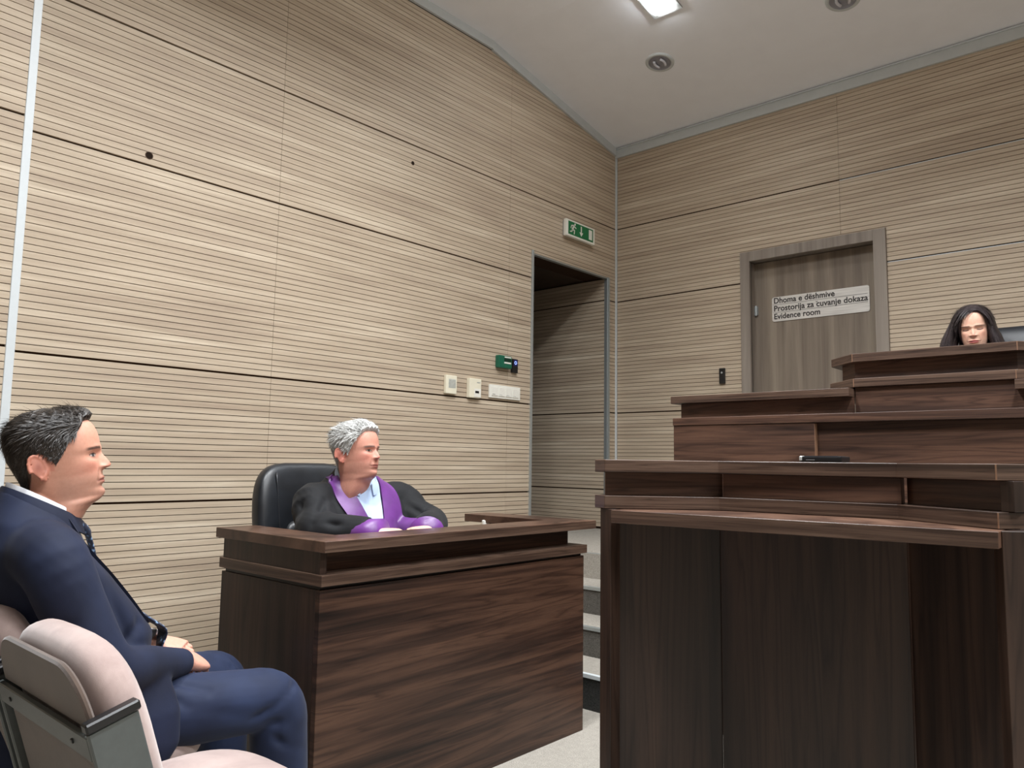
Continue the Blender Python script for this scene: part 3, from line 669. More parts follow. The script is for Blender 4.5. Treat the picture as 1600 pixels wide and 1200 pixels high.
class Head:
    def __init__(s, c, h, yaw_, pitch_=0.0, roll_=0.0, jaw=1.0, nose=1.0, neck=1.0, smile=0.0, width=1.0):
        """c: world point of the ear-level centre (z = 0.45); yaw_: heading angle, 0 = +X, 90 = +Y"""
        s.h = h; F = Vector((math.cos(yaw_), math.sin(yaw_), 0)); Rr = Vector((math.sin(yaw_), -math.cos(yaw_), 0)); Uu = Vector((0, 0, 1))
        q = Matrix.Rotation(pitch_, 3, Rr); F = q @ F; Uu = q @ Uu
        q = Matrix.Rotation(roll_, 3, F); Rr = q @ Rr; Uu = q @ Uu
        s.c = np.array(c); s.A = np.array([Rr, F, Uu]); s.jaw, s.nose, s.neck, s.width = jaw, nose, neck, width; s.pit = pitch_
    def world(s, q): q = np.asarray(q, float)-np.array([0, 0, 0.45]); return s.c+s.h*(q @ s.A)
    def local(s, p): return (np.asarray(p, float)-s.c) @ s.A.T/s.h+np.array([0, 0, 0.45])
    def surf(s, th, z, detail=True):
        zz, yf, yb, w = zip(*HT)
        low = np.clip((0.3-z)/0.3, 0, 1); nk = np.clip((0.05-z)/0.1, 0, 1)
        YF = cub(z, zz, yf); YB = cub(z, zz, yb); W_ = cub(z, zz, w)*s.width
        W_ = W_*(1+(s.jaw-1)*low*(1-nk)+(s.neck-1)*nk); YF = YF*(1+(s.neck-1)*nk*0.6)
        ct, sn = np.cos(th), np.sin(th)
        nf = np.where(ct > 0, 2.35-0.55*np.clip((0.34-z)/0.3, 0, 1)*(1-nk), 2.25)
        e = 2.0/nf
        x = W_*np.sign(sn)*np.abs(sn)**e; y = np.where(ct > 0, YF, -YB)*np.sign(ct)*np.abs(ct)**e
        if detail:
            f = np.clip((ct-0.15)/0.35, 0, 1); ax = np.abs(x)
            d = 0.018*G(z-0.555, 0.035)*G(ax-0.12, 0.12)                                   # brow ridge
            d = d-0.050*G(ax-0.145, 0.072)*G(z-0.487, 0.042)+0.030*G(ax-0.140, 0.052)*G(z-0.482, 0.026)   # sockets, lids
            d = d-0.010*G(ax-0.05, 0.03)*G(z-0.50, 0.03)
            d = d+0.020*G(ax-0.215, 0.07)*G(z-0.405, 0.06)                                 # cheek bones
            d = d+0.012*G(ax-0.17, 0.08)*G(z-0.24, 0.07)*(s.jaw-0.6)
            nz = np.interp(z, [0.30, 0.325, 0.345, 0.375, 0.42, 0.47, 0.51, 0.54, 0.58], [0, 0.040, 0.105, 0.116, 0.088, 0.054, 0.028, 0.014, 0.0])
            ns = np.interp(z, [0.30, 0.35, 0.40, 0.46, 0.52], [0.060, 0.055, 0.043, 0.036, 0.034])
            d = d+s.nose*nz*G(x, ns)+0.030*G(ax-0.058, 0.022)*G(z-0.352, 0.020)            # nose, wings
            d = d-0.010*G(ax-(0.10+0.20*(0.34-z)), 0.018)*np.clip((0.36-z)/0.04, 0, 1)*np.clip((z-0.20)/0.05, 0, 1)   # nasolabial fold
            lip = np.clip(1-(ax/0.125)**2, 0, 1)
            d = d+lip*(0.022*G(z-0.232, 0.016)+0.022*G(z-0.188, 0.018)-0.014*G(z-0.2105, 0.007))-0.012*G(ax-0.128, 0.018)*G(z-0.208, 0.018)
            d = d-0.012*G(x, 0.015)*G(z-0.275, 0.03)-0.016*G(x, 0.10)*G(z-0.143, 0.022)+0.020*G(x, 0.085)*G(z-0.07, 0.045)
            y = y+f*d; z = z-f*0.012*s.nose*G(x, 0.05)*G(z-0.37, 0.03)
        y = y+1.9*math.tan(s.pit)*np.minimum(z+0.02, 0)
        return np.stack([x, y, z+0*x], -1)
    def mesh(s, mb, rows=150, cols=120):
        t = np.linspace(0, 1, rows); z = np.interp(t, [0, 0.06, 0.25, 0.40, 0.80, 0.86, 1.0], [1.0, 0.985, 0.80, 0.60, 0.02, -0.04, -0.36])
        th = np.linspace(-math.pi, math.pi, cols, endpoint=False); th = th-0.35*np.sin(th)     # denser towards the face
        P = s.surf(*np.meshgrid(th, z)); mb.grid([[tuple(q) for q in r] for r in s.world(P)], closed_v=True, cap=True)
        for sg_ in (-1, 1):
            wf = s.width; base = np.array([sg_*0.335*wf, -0.085, 0.430])
            fl = math.radians(24)
            ex_ = np.array([sg_*math.sin(fl), -math.cos(fl), 0.0]); ez = np.array([0, -0.16, 1.0])*0.985
            pts = []; rad = []
            for i in range(15):
                a = math.radians(200-300*i/14); sc_ = 1.0 if a > -0.6 else 0.86
                q = base+ex_*(0.066-0.078*math.cos(a)*sc_)+ez*(0.134*math.sin(a)*sc_)
                pts.append(s.world(q)); rad.append((0.018 if i < 11 else 0.026)*s.h)
            mb.tube(pts[::1], rad, 8)
            outn = np.cross(ex_, ez)*sg_
            Rm = Matrix([s.A.T @ ex_, s.A.T @ np.array([sg_*math.cos(fl), math.sin(fl), 0]), s.A.T @ ez]).transposed()
            mb.ellipsoid(s.world(base+ex_*0.052), (0.072*s.h, 0.013*s.h, 0.122*s.h), 16, 10, Rm)
            mb.ellipsoid(s.world(base+ex_*0.032+ez*-0.118), (0.026*s.h, 0.020*s.h, 0.036*s.h), 12, 8, Rm)
    def scalp(s, hair_line, n, off=0.0):
        """random points above the hairline with normals (world)"""
        out = []
        th = np.random.uniform(-math.pi, math.pi, n*6); z = np.random.uniform(0.05, 0.998, n*6)
        keep = (z > hair_line(th)) & (np.random.rand(n*6) < np.interp(z, [0, 0.7, 0.9, 1], [1, 1, 0.75, 0.25]))
        th, z = th[keep][:n], z[keep][:n]
        e = 0.01
        p = s.surf(th, z, False); a = s.surf(th+e, z, False)-p; b = s.surf(th, np.minimum(z+e, 0.999), False)-s.surf(th, np.minimum(z+e, 0.999)-e, False)
        nrm = np.cross(a, b); nrm /= (np.linalg.norm(nrm, axis=1)[:, None]+1e-9)
        flip = np.sign((nrm*(p-np.array([0, -0.03, 0.5]))).sum(1)); nrm *= flip[:, None]
        return p, nrm, th, z
def hair_cap(H, line, thick, mat, parent, name='hair', strands=3000, length=None, comb=None, width=0.0022, rows=70, cols=110, lift=0.5):
    mb = MB(); th = np.linspace(-math.pi, math.pi, cols, endpoint=False); out = []; inn = []
    zl = line(th)
    for i in range(rows):
        t = (i/(rows-1))**0.8; z = 0.999*(1-t)+zl*t
        p = H.surf(th, z, False); c = np.array([0, -0.03, 0.55]); n = p-c; n /= np.linalg.norm(n, axis=1)[:, None]
        k = thick(th, z)*np.clip((1-t)/0.12, 0, 1)**0.5
        k = k*(1+0.22*np.sin(th*23+z*40)+0.18*np.sin(th*41-z*25+1))
        out.append(H.world(p+n*(k[:, None]+0.002)))
    mb.grid([[tuple(q) for q in r] for r in out], closed_v=True, cap=False)
    V, Fc = [], []
    if strands:
        p, n, th, z = H.scalp(line, strands)
        L_ = length(th, z); d = comb(p, n, th, z); d = d-n*(d*n).sum(1)[:, None]; d /= (np.linalg.norm(d, axis=1)[:, None]+1e-9)
        d = d+0.22*np.random.normal(size=d.shape); side = np.cross(d, n); side /= (np.linalg.norm(side, axis=1)[:, None]+1e-9)
        k = thick(th, z); wd_ = width/H.h/2
        for j in range(len(p)):
            r0 = p[j]+n[j]*(k[j]*0.55); l = L_[j]*(0.7+0.6*random.random()); lf = lift*(0.6+0.8*random.random())
            m = r0+d[j]*l*0.5+n[j]*(k[j]*0.45+lf*l*0.38); e = r0+d[j]*l+n[j]*(k[j]*0.45+lf*l*0.42)
            o = len(V)
            for q, w in ((r0, 1.0), (m, 0.9), (e, 0.15)):
                V.append(H.world(q-side[j]*wd_*w)); V.append(H.world(q+side[j]*wd_*w))
            Fc += [(o, o+1, o+3, o+2), (o+2, o+3, o+5, o+4)]
    mb.raw(V, Fc)
    return mb.build_raw(name, mat, parent)
def build_raw(s, name, mat, parent):
    me = bpy.data.meshes.new(name); off = PLOC[parent.name]
    me.from_pydata([tuple(Vector(tuple(p))-off) for p in s.v], [], s.f); me.polygons.foreach_set('use_smooth', [True]*len(me.polygons))
    me.materials.append(mat); o = bpy.data.objects.new(name, me); COL.objects.link(o); o.parent = parent; PLOC[o.name] = off; return o
MB.build_raw = build_raw
def union(mb, voxel, smooth=4, disp=None):
    """fuse overlapping closed pieces into one skin; returns (verts, faces) as numpy / list"""
    me = bpy.data.meshes.new('tmp'); me.from_pydata([tuple(float(c) for c in p) for p in mb.v], [], mb.f)
    bm = bmesh.new(); bm.from_mesh(me); bmesh.ops.recalc_face_normals(bm, faces=bm.faces); bm.to_mesh(me); bm.free()
    o = bpy.data.objects.new('tmp', me); COL.objects.link(o)
    m = o.modifiers.new('r', 'REMESH'); m.mode = 'VOXEL'; m.voxel_size = voxel
    if smooth:
        m2 = o.modifiers.new('s', 'SMOOTH'); m2.factor = 0.5; m2.iterations = smooth
    bpy.context.view_layer.update()
    ev = o.evaluated_get(bpy.context.evaluated_depsgraph_get()); em = ev.to_mesh()
    n = len(em.vertices); co = np.empty(n*3); em.vertices.foreach_get('co', co); co = co.reshape(-1, 3)
    nr = np.empty(n*3); em.vertices.foreach_get('normal', nr); nr = nr.reshape(-1, 3)
    fc = [tuple(p.vertices) for p in em.polygons]
    ev.to_mesh_clear(); bpy.data.objects.remove(o); bpy.data.meshes.remove(me)
    if disp is not None: co = co+nr*disp(co)[:, None]
    return co, fc
def skin_obj(co, fc, name, mat, parent, color=None):
    me = bpy.data.meshes.new(name); off = np.array(PLOC[parent.name])
    me.from_pydata((co-off).tolist(), [], fc); me.polygons.foreach_set('use_smooth', [True]*len(me.polygons))
    if color is not None:
        at = me.color_attributes.new('paint', 'FLOAT_COLOR', 'POINT')
        at.data.foreach_set('color', np.concatenate([color, np.ones((len(co), 1))], 1).astype(np.float32).ravel())
    me.materials.append(mat); o = bpy.data.objects.new(name, me); COL.objects.link(o); o.parent = parent; PLOC[o.name] = Vector(off); return o
def folds(lines, waves=0.0, wl=0.05):
    """displacement: soft creases along segments plus a faint ripple"""
    def f(p):
        d = np.zeros(len(p))
        if waves:
            q = p*(2*math.pi/wl)
            d += waves*(np.sin(q[:, 0]*0.7+q[:, 2]*0.8+1.3*np.sin(q[:, 1]*0.45+q[:, 2]*0.3))+0.6*np.sin(q[:, 1]*0.9-q[:, 2]*0.6+1.7*np.sin(q[:, 0]*0.4)))
        for a, b, amp, wd_ in lines:
            a = np.array(a); b = np.array(b); ab = b-a; t = np.clip(((p-a) @ ab)/(ab @ ab), 0, 1)
            d += 1.7*amp*np.exp(-(np.linalg.norm(p-(a+t[:, None]*ab), axis=1)/wd_)**2)*(0.35+0.65*np.sin(np.pi*np.clip(t, 0.1, 0.9)))
        return d
    return f
def body_rings(mb, rings, n=40):
    """rings: (centre, lateral axis, forward axis, half width, front depth, back depth, exponent)"""
    rows = []
    for c, a, f, rx, df, db, e in rings:
        c, a, f = Vector(c), Vector(a), Vector(f); row = []
        for k_ in range(n):
            th = 2*math.pi*k_/n; ct, sn = math.cos(th), math.sin(th)
            row.append(c+a*rx*math.copysign(abs(ct)**(2/e), ct)+f*(df if sn > 0 else db)*math.copysign(abs(sn)**(2/e), sn))
        rows.append(row)
    return mb.grid(rows, closed_v=True, cap=True)
def spline(pts, n):
    pts = np.array(pts, float); t = np.linspace(0, len(pts)-1, n); k_ = np.arange(len(pts))
    return np.stack([cub(t, k_, pts[:, i]) for i in range(pts.shape[1])], -1)
def limb(mb, pts, radii, n=16, steps=22):
    q = spline([tuple(p)+(r,) for p, r in zip(pts, radii)], steps)
    return mb.tube([tuple(x[:3]) for x in q], [x[3] for x in q], n)
def hand(mb, wrist, fdir, back, side, curl=(0.5, 0.6, 0.4), size=1.0, thumb=0.5, spread=0.06):
    w = Vector(wrist); f = Vector(fdir).normalized(); b = Vector(back); b = (b-f*b.dot(f)).normalized(); l = f.cross(b)*side
    s_ = size
    body_rings(mb, [(w-f*0.03*s_, l, b, 0.026*s_, 0.021*s_, 0.021*s_, 2.2), (w, l, b, 0.028*s_, 0.020*s_, 0.020*s_, 2.2), (w+f*0.03*s_, l, b, 0.037*s_, 0.017*s_, 0.019*s_, 2.5),
                    (w+f*0.06*s_, l, b, 0.042*s_, 0.015*s_, 0.017*s_, 2.6), (w+f*0.088*s_, l, b, 0.041*s_, 0.012*s_, 0.013*s_, 2.4)], 20)
    for i, (ln, r, u) in enumerate(((0.072, 0.0088, 0.030), (0.080, 0.0092, 0.010), (0.074, 0.0088, -0.011), (0.058, 0.0078, -0.030))):
        p = w+f*(0.080-0.004*abs(i-1))*s_+l*u*s_; d = (f+l*spread*(1.3-i)).normalized(); ang_ = 0.0
        pts = [p-d*0.015*s_, p]
        for sg_, c in zip((0.45, 0.31, 0.24), curl):
            ang_ += c; q = (d*math.cos(ang_)-b*math.sin(ang_)).normalized(); p = p+q*ln*sg_*s_; pts.append(p)
        rr = [r*1.05, r*1.08, r*1.02, r*0.95, r*0.78]
        mb.tube(pts, [x*s_ for x in rr], 10); mb.ellipsoid(pts[-1], (r*0.8*s_,)*3, 10, 8); 
        for q, x in zip(pts[1:4], rr[1:4]): mb.ellipsoid(q, (x*1.03*s_,)*3, 10, 8)
    p0 = w+f*0.016*s_+l*0.026*s_-b*0.006*s_; d1 = (f*0.72+l*0.62-b*0.35).normalized(); d2 = (f*(0.95)+l*(0.35-thumb*0.9)-b*0.25).normalized()
    p1 = p0+d1*0.042*s_; p2 = p1+d2*0.032*s_; p3 = p2+(d2-l*thumb*0.3).normalized()*0.026*s_
    mb.tube([p0, p1, p2, p3], [0.0165*s_, 0.0125*s_, 0.0105*s_, 0.0082*s_], 12)
    for q, x in ((p0, 0.0165), (p1, 0.0125), (p2, 0.0105), (p3, 0.0085)): mb.ellipsoid(q, (x*s_,)*3, 10, 8)
def bvh_of(co, fc): return BVHTree.FromPolygons([tuple(c) for c in co], fc)
def strip(bvh, A, B, dirv, name, mat, parent, off=0.003, th=0.003, nu=26, nv=9, edge_drop=0.0):
    """band lying on a surface, between border polylines A and B, laid on along -dirv"""
    a = spline(A, nu); b = spline(B, nu); d = Vector(dirv).normalized(); rows = []
    for i in range(nu):
        top, bot = [], []
        for j in range(nv):
            p = Vector(tuple(a[i]*(1-j/(nv-1))+b[i]*j/(nv-1))); hit, nrm, idx, dist = bvh.ray_cast(p+d*0.5, -d, 1.2)
            if hit is None: hit, nrm = p, d
            if nrm.dot(d) < 0: nrm = -nrm
            nn = (nrm*0.5+d*0.5).normalized()
            top.append(hit+nn*(off+th)); bot.append(hit+nn*(off-0.006))
        rows.append(top+bot[::-1])
    # smooth along the strip
    arr = np.array([[tuple(q) for q in r] for r in rows])
    for _ in range(3): arr[1:-1] = 0.25*arr[:-2]+0.5*arr[1:-1]+0.25*arr[2:]
    m_ = MB(); m_.grid([[tuple(q) for q in r] for r in arr], closed_v=True, cap=True)
    return smooth_angle(m_.build(name, mat, parent), 50)
def skin_mat(name, rough=0.5):
    k = NT(name); at = k.add('ShaderNodeAttribute', attribute_name='paint'); v = k.coords((1, 1, 1)); n = k.noise(v, 130, 3, 0.6); n2 = k.noise(v, 900, 2, 0.5)
    c = k.mix(at.outputs['Color'], k.ramp(n, [(0.3, (0.90, 0.86, 0.84, 1)), (0.7, (1, 1, 1, 1))]), 0.8, 'MULTIPLY')
    k.col(c).set(rough, 0, 0.4); k.b.inputs['Subsurface Weight'].default_value = 0.12; k.b.inputs['Subsurface Radius'].default_value = (0.8, 0.3, 0.15); k.b.inputs['Subsurface Scale'].default_value = 0.008
    k.bump(n2, 0.15, 0.0006); return k.m
M_SKIN = skin_mat('skin')
def hair_mat(name, a, b, rough=0.45):
    k = NT(name); v = k.coords((1, 1, 1)); n = k.noise(v, 260, 3, 0.6, 0.6); n2 = k.noise(v, 30, 3, 0.5)
    c = k.mix(k.ramp(n, [(0.35, rgb(*a)), (0.65, rgb(*b))]), k.ramp(n2, [(0.3, (0.7, 0.7, 0.7, 1)), (0.7, (1, 1, 1, 1))]), 1.0, 'MULTIPLY')
    k.col(c).set(rough, 0, 0.5); return k.m
def cloth_mat(name, a, b, rough=0.8, sheen=0.2, sc=700, bs=0.25, spec=0.25):
    k = NT(name); v = k.coords((1, 1, 1)); n = k.noise(v, sc, 2, 0.5); n2 = k.noise(v, 7, 3, 0.5)
    k.col(k.ramp(n2, [(0.3, rgb(*a)), (0.7, rgb(*b))])).set(rough, 0, spec, sheen); k.bump(n, bs, 0.0008); return k.m
L3 = lambda r, g, b: np.array([lin(r), lin(g), lin(b)])
def paint(H, co, skin, lip, brow, hairc, hair_line, iris=(58, 44, 34), flush=(190, 112, 96), closed=False, stubble=0.0, brow_w=1.0, hand_c=None, lash=(30, 22, 20)):
    q = H.local(co); x, y, z = q.T; ax = np.abs(x); col = np.tile(L3(*skin), (len(co), 1))
    def lay(m, c): 
        nonlocal col
        m = np.clip(m, 0, 1)[:, None]; col = col*(1-m)+c*m
    isH = (z > -0.6) & (z < 1.1) & (ax < 0.5) & (np.abs(y) < 0.6); fr = isH & (y > 0.1)
    lay(0.45*fr*G(ax-0.2, 0.09)*G(z-0.36, 0.09), L3(*flush)); lay(0.5*fr*G(x, 0.05)*G(z-0.36, 0.04), L3(*flush))
    lay(0.55*isH*(ax > 0.325*H.width)*(np.abs(z-0.43) < 0.16)*(y < 0.0), L3(*flush))
    lay(0.6*isH*(ax > 0.345*H.width)*G(z-0.435, 0.055)*G(y+0.135, 0.035), L3(132, 66, 56))
    lay(stubble*isH*np.clip((y+0.05)/0.1, 0, 1)*np.clip((0.33-z)/0.08, 0, 1)*np.clip((z+0.06)/0.06, 0, 1), L3(150, 118, 104))
    lip_m = fr*(ax < 0.118)*np.clip((0.046*(1-(ax/0.122)**2)-np.abs(z-0.208))/0.012, 0, 1); lay(0.8*lip_m, L3(*lip))
    lay(0.9*fr*np.clip((0.14-ax)/0.02, 0, 1)*G(z-0.209+0.25*np.clip(ax-0.10, 0, 1), 0.009), L3(84, 40, 36)); lay(0.22*fr*G(ax-(0.105+0.22*(0.34-z)), 0.02)*np.clip((0.35-z)/0.04, 0, 1)*np.clip((z-0.17)/0.05, 0, 1), L3(120, 70, 58)); lay(0.3*fr*G(ax-0.13, 0.06)*G(z-0.455, 0.014), L3(150, 100, 88))
    zb = 0.562-0.10*np.clip(ax-0.15, 0, 1)-0.05*np.clip(0.09-ax, 0, 1)
    lay(0.85*fr*np.clip((ax-0.04)/0.02, 0, 1)*np.clip((0.262-ax)/0.03, 0, 1)*np.clip((0.020*brow_w-np.abs(z-zb))/0.010, 0, 1), L3(*brow))
    u = (ax-0.142)/0.062; ok = fr*(np.abs(u) < 1)
    zc = 0.484; hgt = 0.019*(1-u**2)
    if closed:
        lay(0.95*ok*np.clip((0.012-np.abs(z-(zc-0.014+0.012*u**2)))/0.005, 0, 1), L3(*lash))
        lay(0.35*ok*np.clip((0.02-np.abs(z-zc-0.006))/0.012, 0, 1), L3(150, 104, 96))
    else:
        lay(ok*np.clip((hgt-np.abs(z-zc))/0.006, 0, 1), L3(196, 184, 176))
        lay(ok*np.clip((hgt-np.abs(z-zc))/0.006, 0, 1)*np.clip((0.40-np.abs(u-0.0))/0.1, 0, 1), L3(*iris))
        lay(0.95*ok*np.clip((0.0085-np.abs(z-(zc+hgt)))/0.005, 0, 1), L3(*lash)); lay(0.5*ok*np.clip((0.006-np.abs(z-(zc-hgt)))/0.005, 0, 1), L3(*lash))
    lay(0.45*fr*G(ax-0.05, 0.018)*G(z-0.337, 0.010), L3(70, 36, 30))
    th = np.arctan2(x, y); earz = (ax > 0.325*H.width)*(np.abs(z-0.43) < 0.15)*(y < 0.0)
    lay(isH*(1-earz)*np.clip((z-hair_line(th)+0.015)/0.04, 0, 1)*0.9, L3(*hairc))
    if hand_c is not None: lay((~isH)*1.0, L3(*hand_c))
    return col

# ------------------------------------------------------------------ man in the navy suit (public seat)
M_NAVY = cloth_mat('navy_wool', (19, 24, 42), (28, 36, 60), 0.75, 0.04)
M_NAVYT = cloth_mat('navy_trousers', (24, 32, 55), (35, 46, 74), 0.72, 0.06)
M_SHIRT = cloth_mat('white_shirt', (206, 208, 214), (228, 230, 236), 0.75, 0.1)
M_SHOE = plain('black_shoe', rgb(18, 17, 18), 0.3)
k = NT('patterned_tie'); v = k.coords((1, 1, 1)); vo = k.add('ShaderNodeTexVoronoi'); vo.inputs['Scale'].default_value = 75; k.link(v, vo.inputs['Vector'])
k.col(k.ramp(vo.outputs['Distance'], [(0.18, rgb(150, 178, 206)), (0.30, rgb(70, 100, 140)), (0.42, rgb(26, 34, 56))])).set(0.5, 0, 0.4, 0.2); M_TIE = k.m
man = thing('person', (1.63, -4.95, 0.0), 'man in navy suit and patterned tie seated with clasped hands', 'person')
H1 = Head((1.648, -5.007, 1.160), 0.238, math.radians(64), math.radians(11), 0.0, jaw=1.14, nose=0.92, neck=1.18, width=0.98)
sh = Vector((0.995, -0.10, 0)).normalized(); ft = Vector((0.10, 0.995, 0)).normalized()        # shoulder line and heading of the torso
Cx = 1.628
RS, RE, RW = (1.825, -5.070, 0.945), (1.895, -4.950, 0.690), (1.752, -4.690, 0.628)
LS, LE, LW = (1.435, -5.045, 0.945), (1.350, -4.920, 0.690), (1.590, -4.712, 0.660)
KR, KL = (1.835, -4.455, 0.505), (1.430, -4.405, 0.478)
AR, AL = (1.835, -4.425, 0.10), (1.42, -4.385, 0.10)
mb = MB(); H1.mesh(mb)
body_rings(mb, [((Cx, -4.99, 0.50), sh, ft, 0.14, 0.09, 0.09, 2.3), ((Cx, -4.98, 0.70), sh, ft, 0.13, 0.09, 0.09, 2.3), ((Cx, -5.04, 0.90), sh, ft, 0.14, 0.09, 0.08, 2.3), ((1.635, -5.055, 0.985), sh, ft, 0.10, 0.06, 0.07, 2.2), ((1.64, -5.040, 1.06), sh, ft, 0.074, 0.062, 0.070, 2.1), ((1.645, -5.03, 1.10), sh, ft, 0.050, 0.04, 0.045, 2.1)])
for S_, E_, W_ in ((RS, RE, RW), (LS, LE, LW)): limb(mb, [(Cx, -5.05, 0.93), S_, E_, W_], [0.05, 0.05, 0.040, 0.028], 14)
for hx_, K_, A_ in ((1.74, KR, AR), (1.53, KL, AL)): limb(mb, [(hx_, -4.99, 0.52), tuple((Vector((hx_, -4.99, 0.52))+Vector(K_))/2), K_, tuple((Vector(K_)+Vector(A_))/2), A_, (A_[0], A_[1]+0.06, 0.05)], [0.065, 0.062, 0.045, 0.042, 0.034, 0.03], 14)
hand(mb, LW, Vector((1.668, -4.622, 0.632))-Vector(LW), (0.35, 0.1, 0.95), 1, (0.35, 0.75, 0.45), 1.0, 0.6)
hand(mb, RW, Vector((1.670, -4.598, 0.606))-Vector(RW), (0.62, -0.15, 0.70), -1, (0.5, 0.8, 0.5), 1.0, 0.4)
co, fc = union(mb, 0.0024, 3)
HL1 = lambda th: np.interp(np.abs(th), np.radians([0, 20, 36, 48, 60, 70, 80, 88, 94, 104, 120, 130, 142, 158, 180]), [0.875, 0.87, 0.855, 0.79, 0.72, 0.66, 0.54, 0.43, 0.53, 0.585, 0.56, 0.34, 0.18, 0.11, 0.09])
col = paint(H1, co, (206, 152, 130), (176, 112, 100), (48, 38, 33), (44, 37, 34), HL1, flush=(196, 118, 100), stubble=0.35, hand_c=(214, 160, 140), iris=(70, 74, 76))
skin_obj(co, fc, 'body', M_SKIN, man, col)
M_HAIR1 = hair_mat('dark_brown_hair', (26, 22, 20), (66, 57, 50))
def thick1(th, z): return np.interp(z, [0.1, 0.4, 0.65, 0.85, 0.95, 1.0], [0.006, 0.010, 0.020, 0.042, 0.052, 0.050])*(1+0.45*G(th, 0.75)*np.clip((z-0.82)/0.06, 0, 1)*np.clip((1.0-z)/0.06, 0, 1))
def comb1(p, n, th, z):
    top = np.clip((z-0.72)/0.12, 0, 1)[:, None]
    return top*np.array([0.45, -0.8, 0.25])+(1-top)*np.array([0, -0.45, -0.9])
hair_cap(H1, HL1, thick1, M_HAIR1, man, 'hair', 8000, lambda th, z: np.interp(z, [0.1, 0.6, 0.8, 1], [0.03, 0.04, 0.10, 0.13]), comb1, 0.0016, lift=0.10)
# jacket
mb = MB()
body_rings(mb, [((1.63, -5.00, 0.465), sh, ft, 0.205, 0.16, 0.150, 2.6), ((1.63, -4.985, 0.55), sh, ft, 0.205, 0.175, 0.160, 2.5), ((1.63, -4.965, 0.64), sh, ft, 0.190, 0.205, 0.165, 2.4), ((1.63, -4.96, 0.72), sh, ft, 0.190, 0.205, 0.175, 2.4),
                ((1.63, -4.985, 0.80), sh, ft, 0.200, 0.170, 0.165, 2.4), ((1.63, -5.015, 0.88), sh, ft, 0.212, 0.135, 0.155, 2.5), ((1.632, -5.045, 0.950), sh, ft+Vector((0, 0, -0.10)), 0.205, 0.110, 0.130, 2.5), ((1.635, -5.050, 0.998), sh, ft+Vector((0, 0, -0.25)), 0.165, 0.088, 0.115, 2.3),
                ((1.640, -5.045, 1.030), sh, ft+Vector((0, 0, -0.38)), 0.120, 0.078, 0.100, 2.2), ((1.643, -5.042, 1.056), sh, ft+Vector((0, 0, -0.46)), 0.090, 0.066, 0.090, 2.1)])
for S_, E_, W_ in ((RS, RE, RW), (LS, LE, LW)):
    S_, E_, W_ = Vector(S_), Vector(E_), Vector(W_); inn = Vector((Cx, S_.y, 0.93))
    limb(mb, [tuple(inn), tuple(S_), tuple(S_*0.5+E_*0.5+Vector((0.012 if S_.x > Cx else -0.012, -0.01, 0))), tuple(E_), tuple(E_*0.5+W_*0.5+Vector((0, 0, -0.004))), tuple(W_-(W_-E_).normalized()*0.012)], [0.085, 0.079, 0.070, 0.062, 0.050, 0.037], 18, 30)
# hanging front flaps at the hips
for sx in (1, -1):
    body_rings(mb, [((1.63+sx*0.252, -4.87, 0.425), (0, 1, 0), (1, 0, 0), 0.080, 0.020, 0.020, 2.6), ((1.63+sx*0.252, -4.865, 0.47), (0, 1, 0), (1, 0, 0), 0.105, 0.026, 0.026, 2.6), ((1.63+sx*0.240, -4.870, 0.55), (0, 1, 0), (1, 0, 0), 0.112, 0.034, 0.034, 2.6), ((1.63+sx*0.195, -4.890, 0.65), (0, 1, 0), (1, 0, 0), 0.110, 0.050, 0.050, 2.4)], 24)
fl = [((1.93, -5.00, 0.72), (1.85, -4.93, 0.63), -0.010, 0.016), ((1.96, -4.96, 0.66), (1.86, -4.88, 0.60), -0.010, 0.014), ((1.92, -5.05, 0.80), (1.84, -4.98, 0.74), -0.008, 0.018), ((1.86, -4.84, 0.66), (1.80, -4.78, 0.60), -0.008, 0.013), ((1.84, -4.92, 0.88), (1.80, -4.86, 0.70), -0.007, 0.02),
      ((1.84, -4.99, 0.93), (1.86, -4.92, 0.78), -0.012, 0.016), ((1.78, -4.83, 0.76), (1.84, -4.95, 0.66), -0.008, 0.016)]
co, fc = union(mb, 0.0055, 18, folds(fl, 0.0, 0.17)); skin_obj(co, fc, 'jacket', M_NAVY, man); bj = bvh_of(co, fc)
dv = Vector((0.55, 0.83, 0.1))
strip(bj, [(1.715, -5.045, 1.045), (1.74, -4.985, 0.985), (1.73, -4.90, 0.90), (1.69, -4.82, 0.80), (1.665, -4.77, 0.73)], [(1.690, -5.00, 1.045), (1.685, -4.96, 0.99), (1.665, -4.90, 0.90), (1.655, -4.83, 0.80), (1.650, -4.775, 0.725)], dv, 'lapel', M_NAVY, man, 0.004, 0.004)
strip(bj, [(1.56, -5.02, 1.045), (1.53, -4.96, 0.985), (1.53, -4.88, 0.90), (1.57, -4.80, 0.80), (1.59, -4.76, 0.73)], [(1.60, -4.99, 1.045), (1.595, -4.95, 0.99), (1.60, -4.89, 0.90), (1.605, -4.82, 0.80), (1.605, -4.77, 0.725)], Vector((-0.35, 0.9, 0.1)), 'lapel', M_NAVY, man, 0.004, 0.004)
mb = MB(); shr = []
for z_, yf_, w_ in ((1.060, -4.985, 0.055), (1.030, -4.966, 0.060), (0.995, -4.955, 0.060), (0.945, -4.930, 0.058), (0.88, -4.876, 0.052), (0.80, -4.811, 0.045), (0.72, -4.752, 0.035)):
    shr.append(((1.643, yf_-0.05, z_), sh, ft, w_, 0.053, 0.03, 2.4))
body_rings(mb, shr[::-1], 28); mb.build('shirt', M_SHIRT, man, smooth=True)
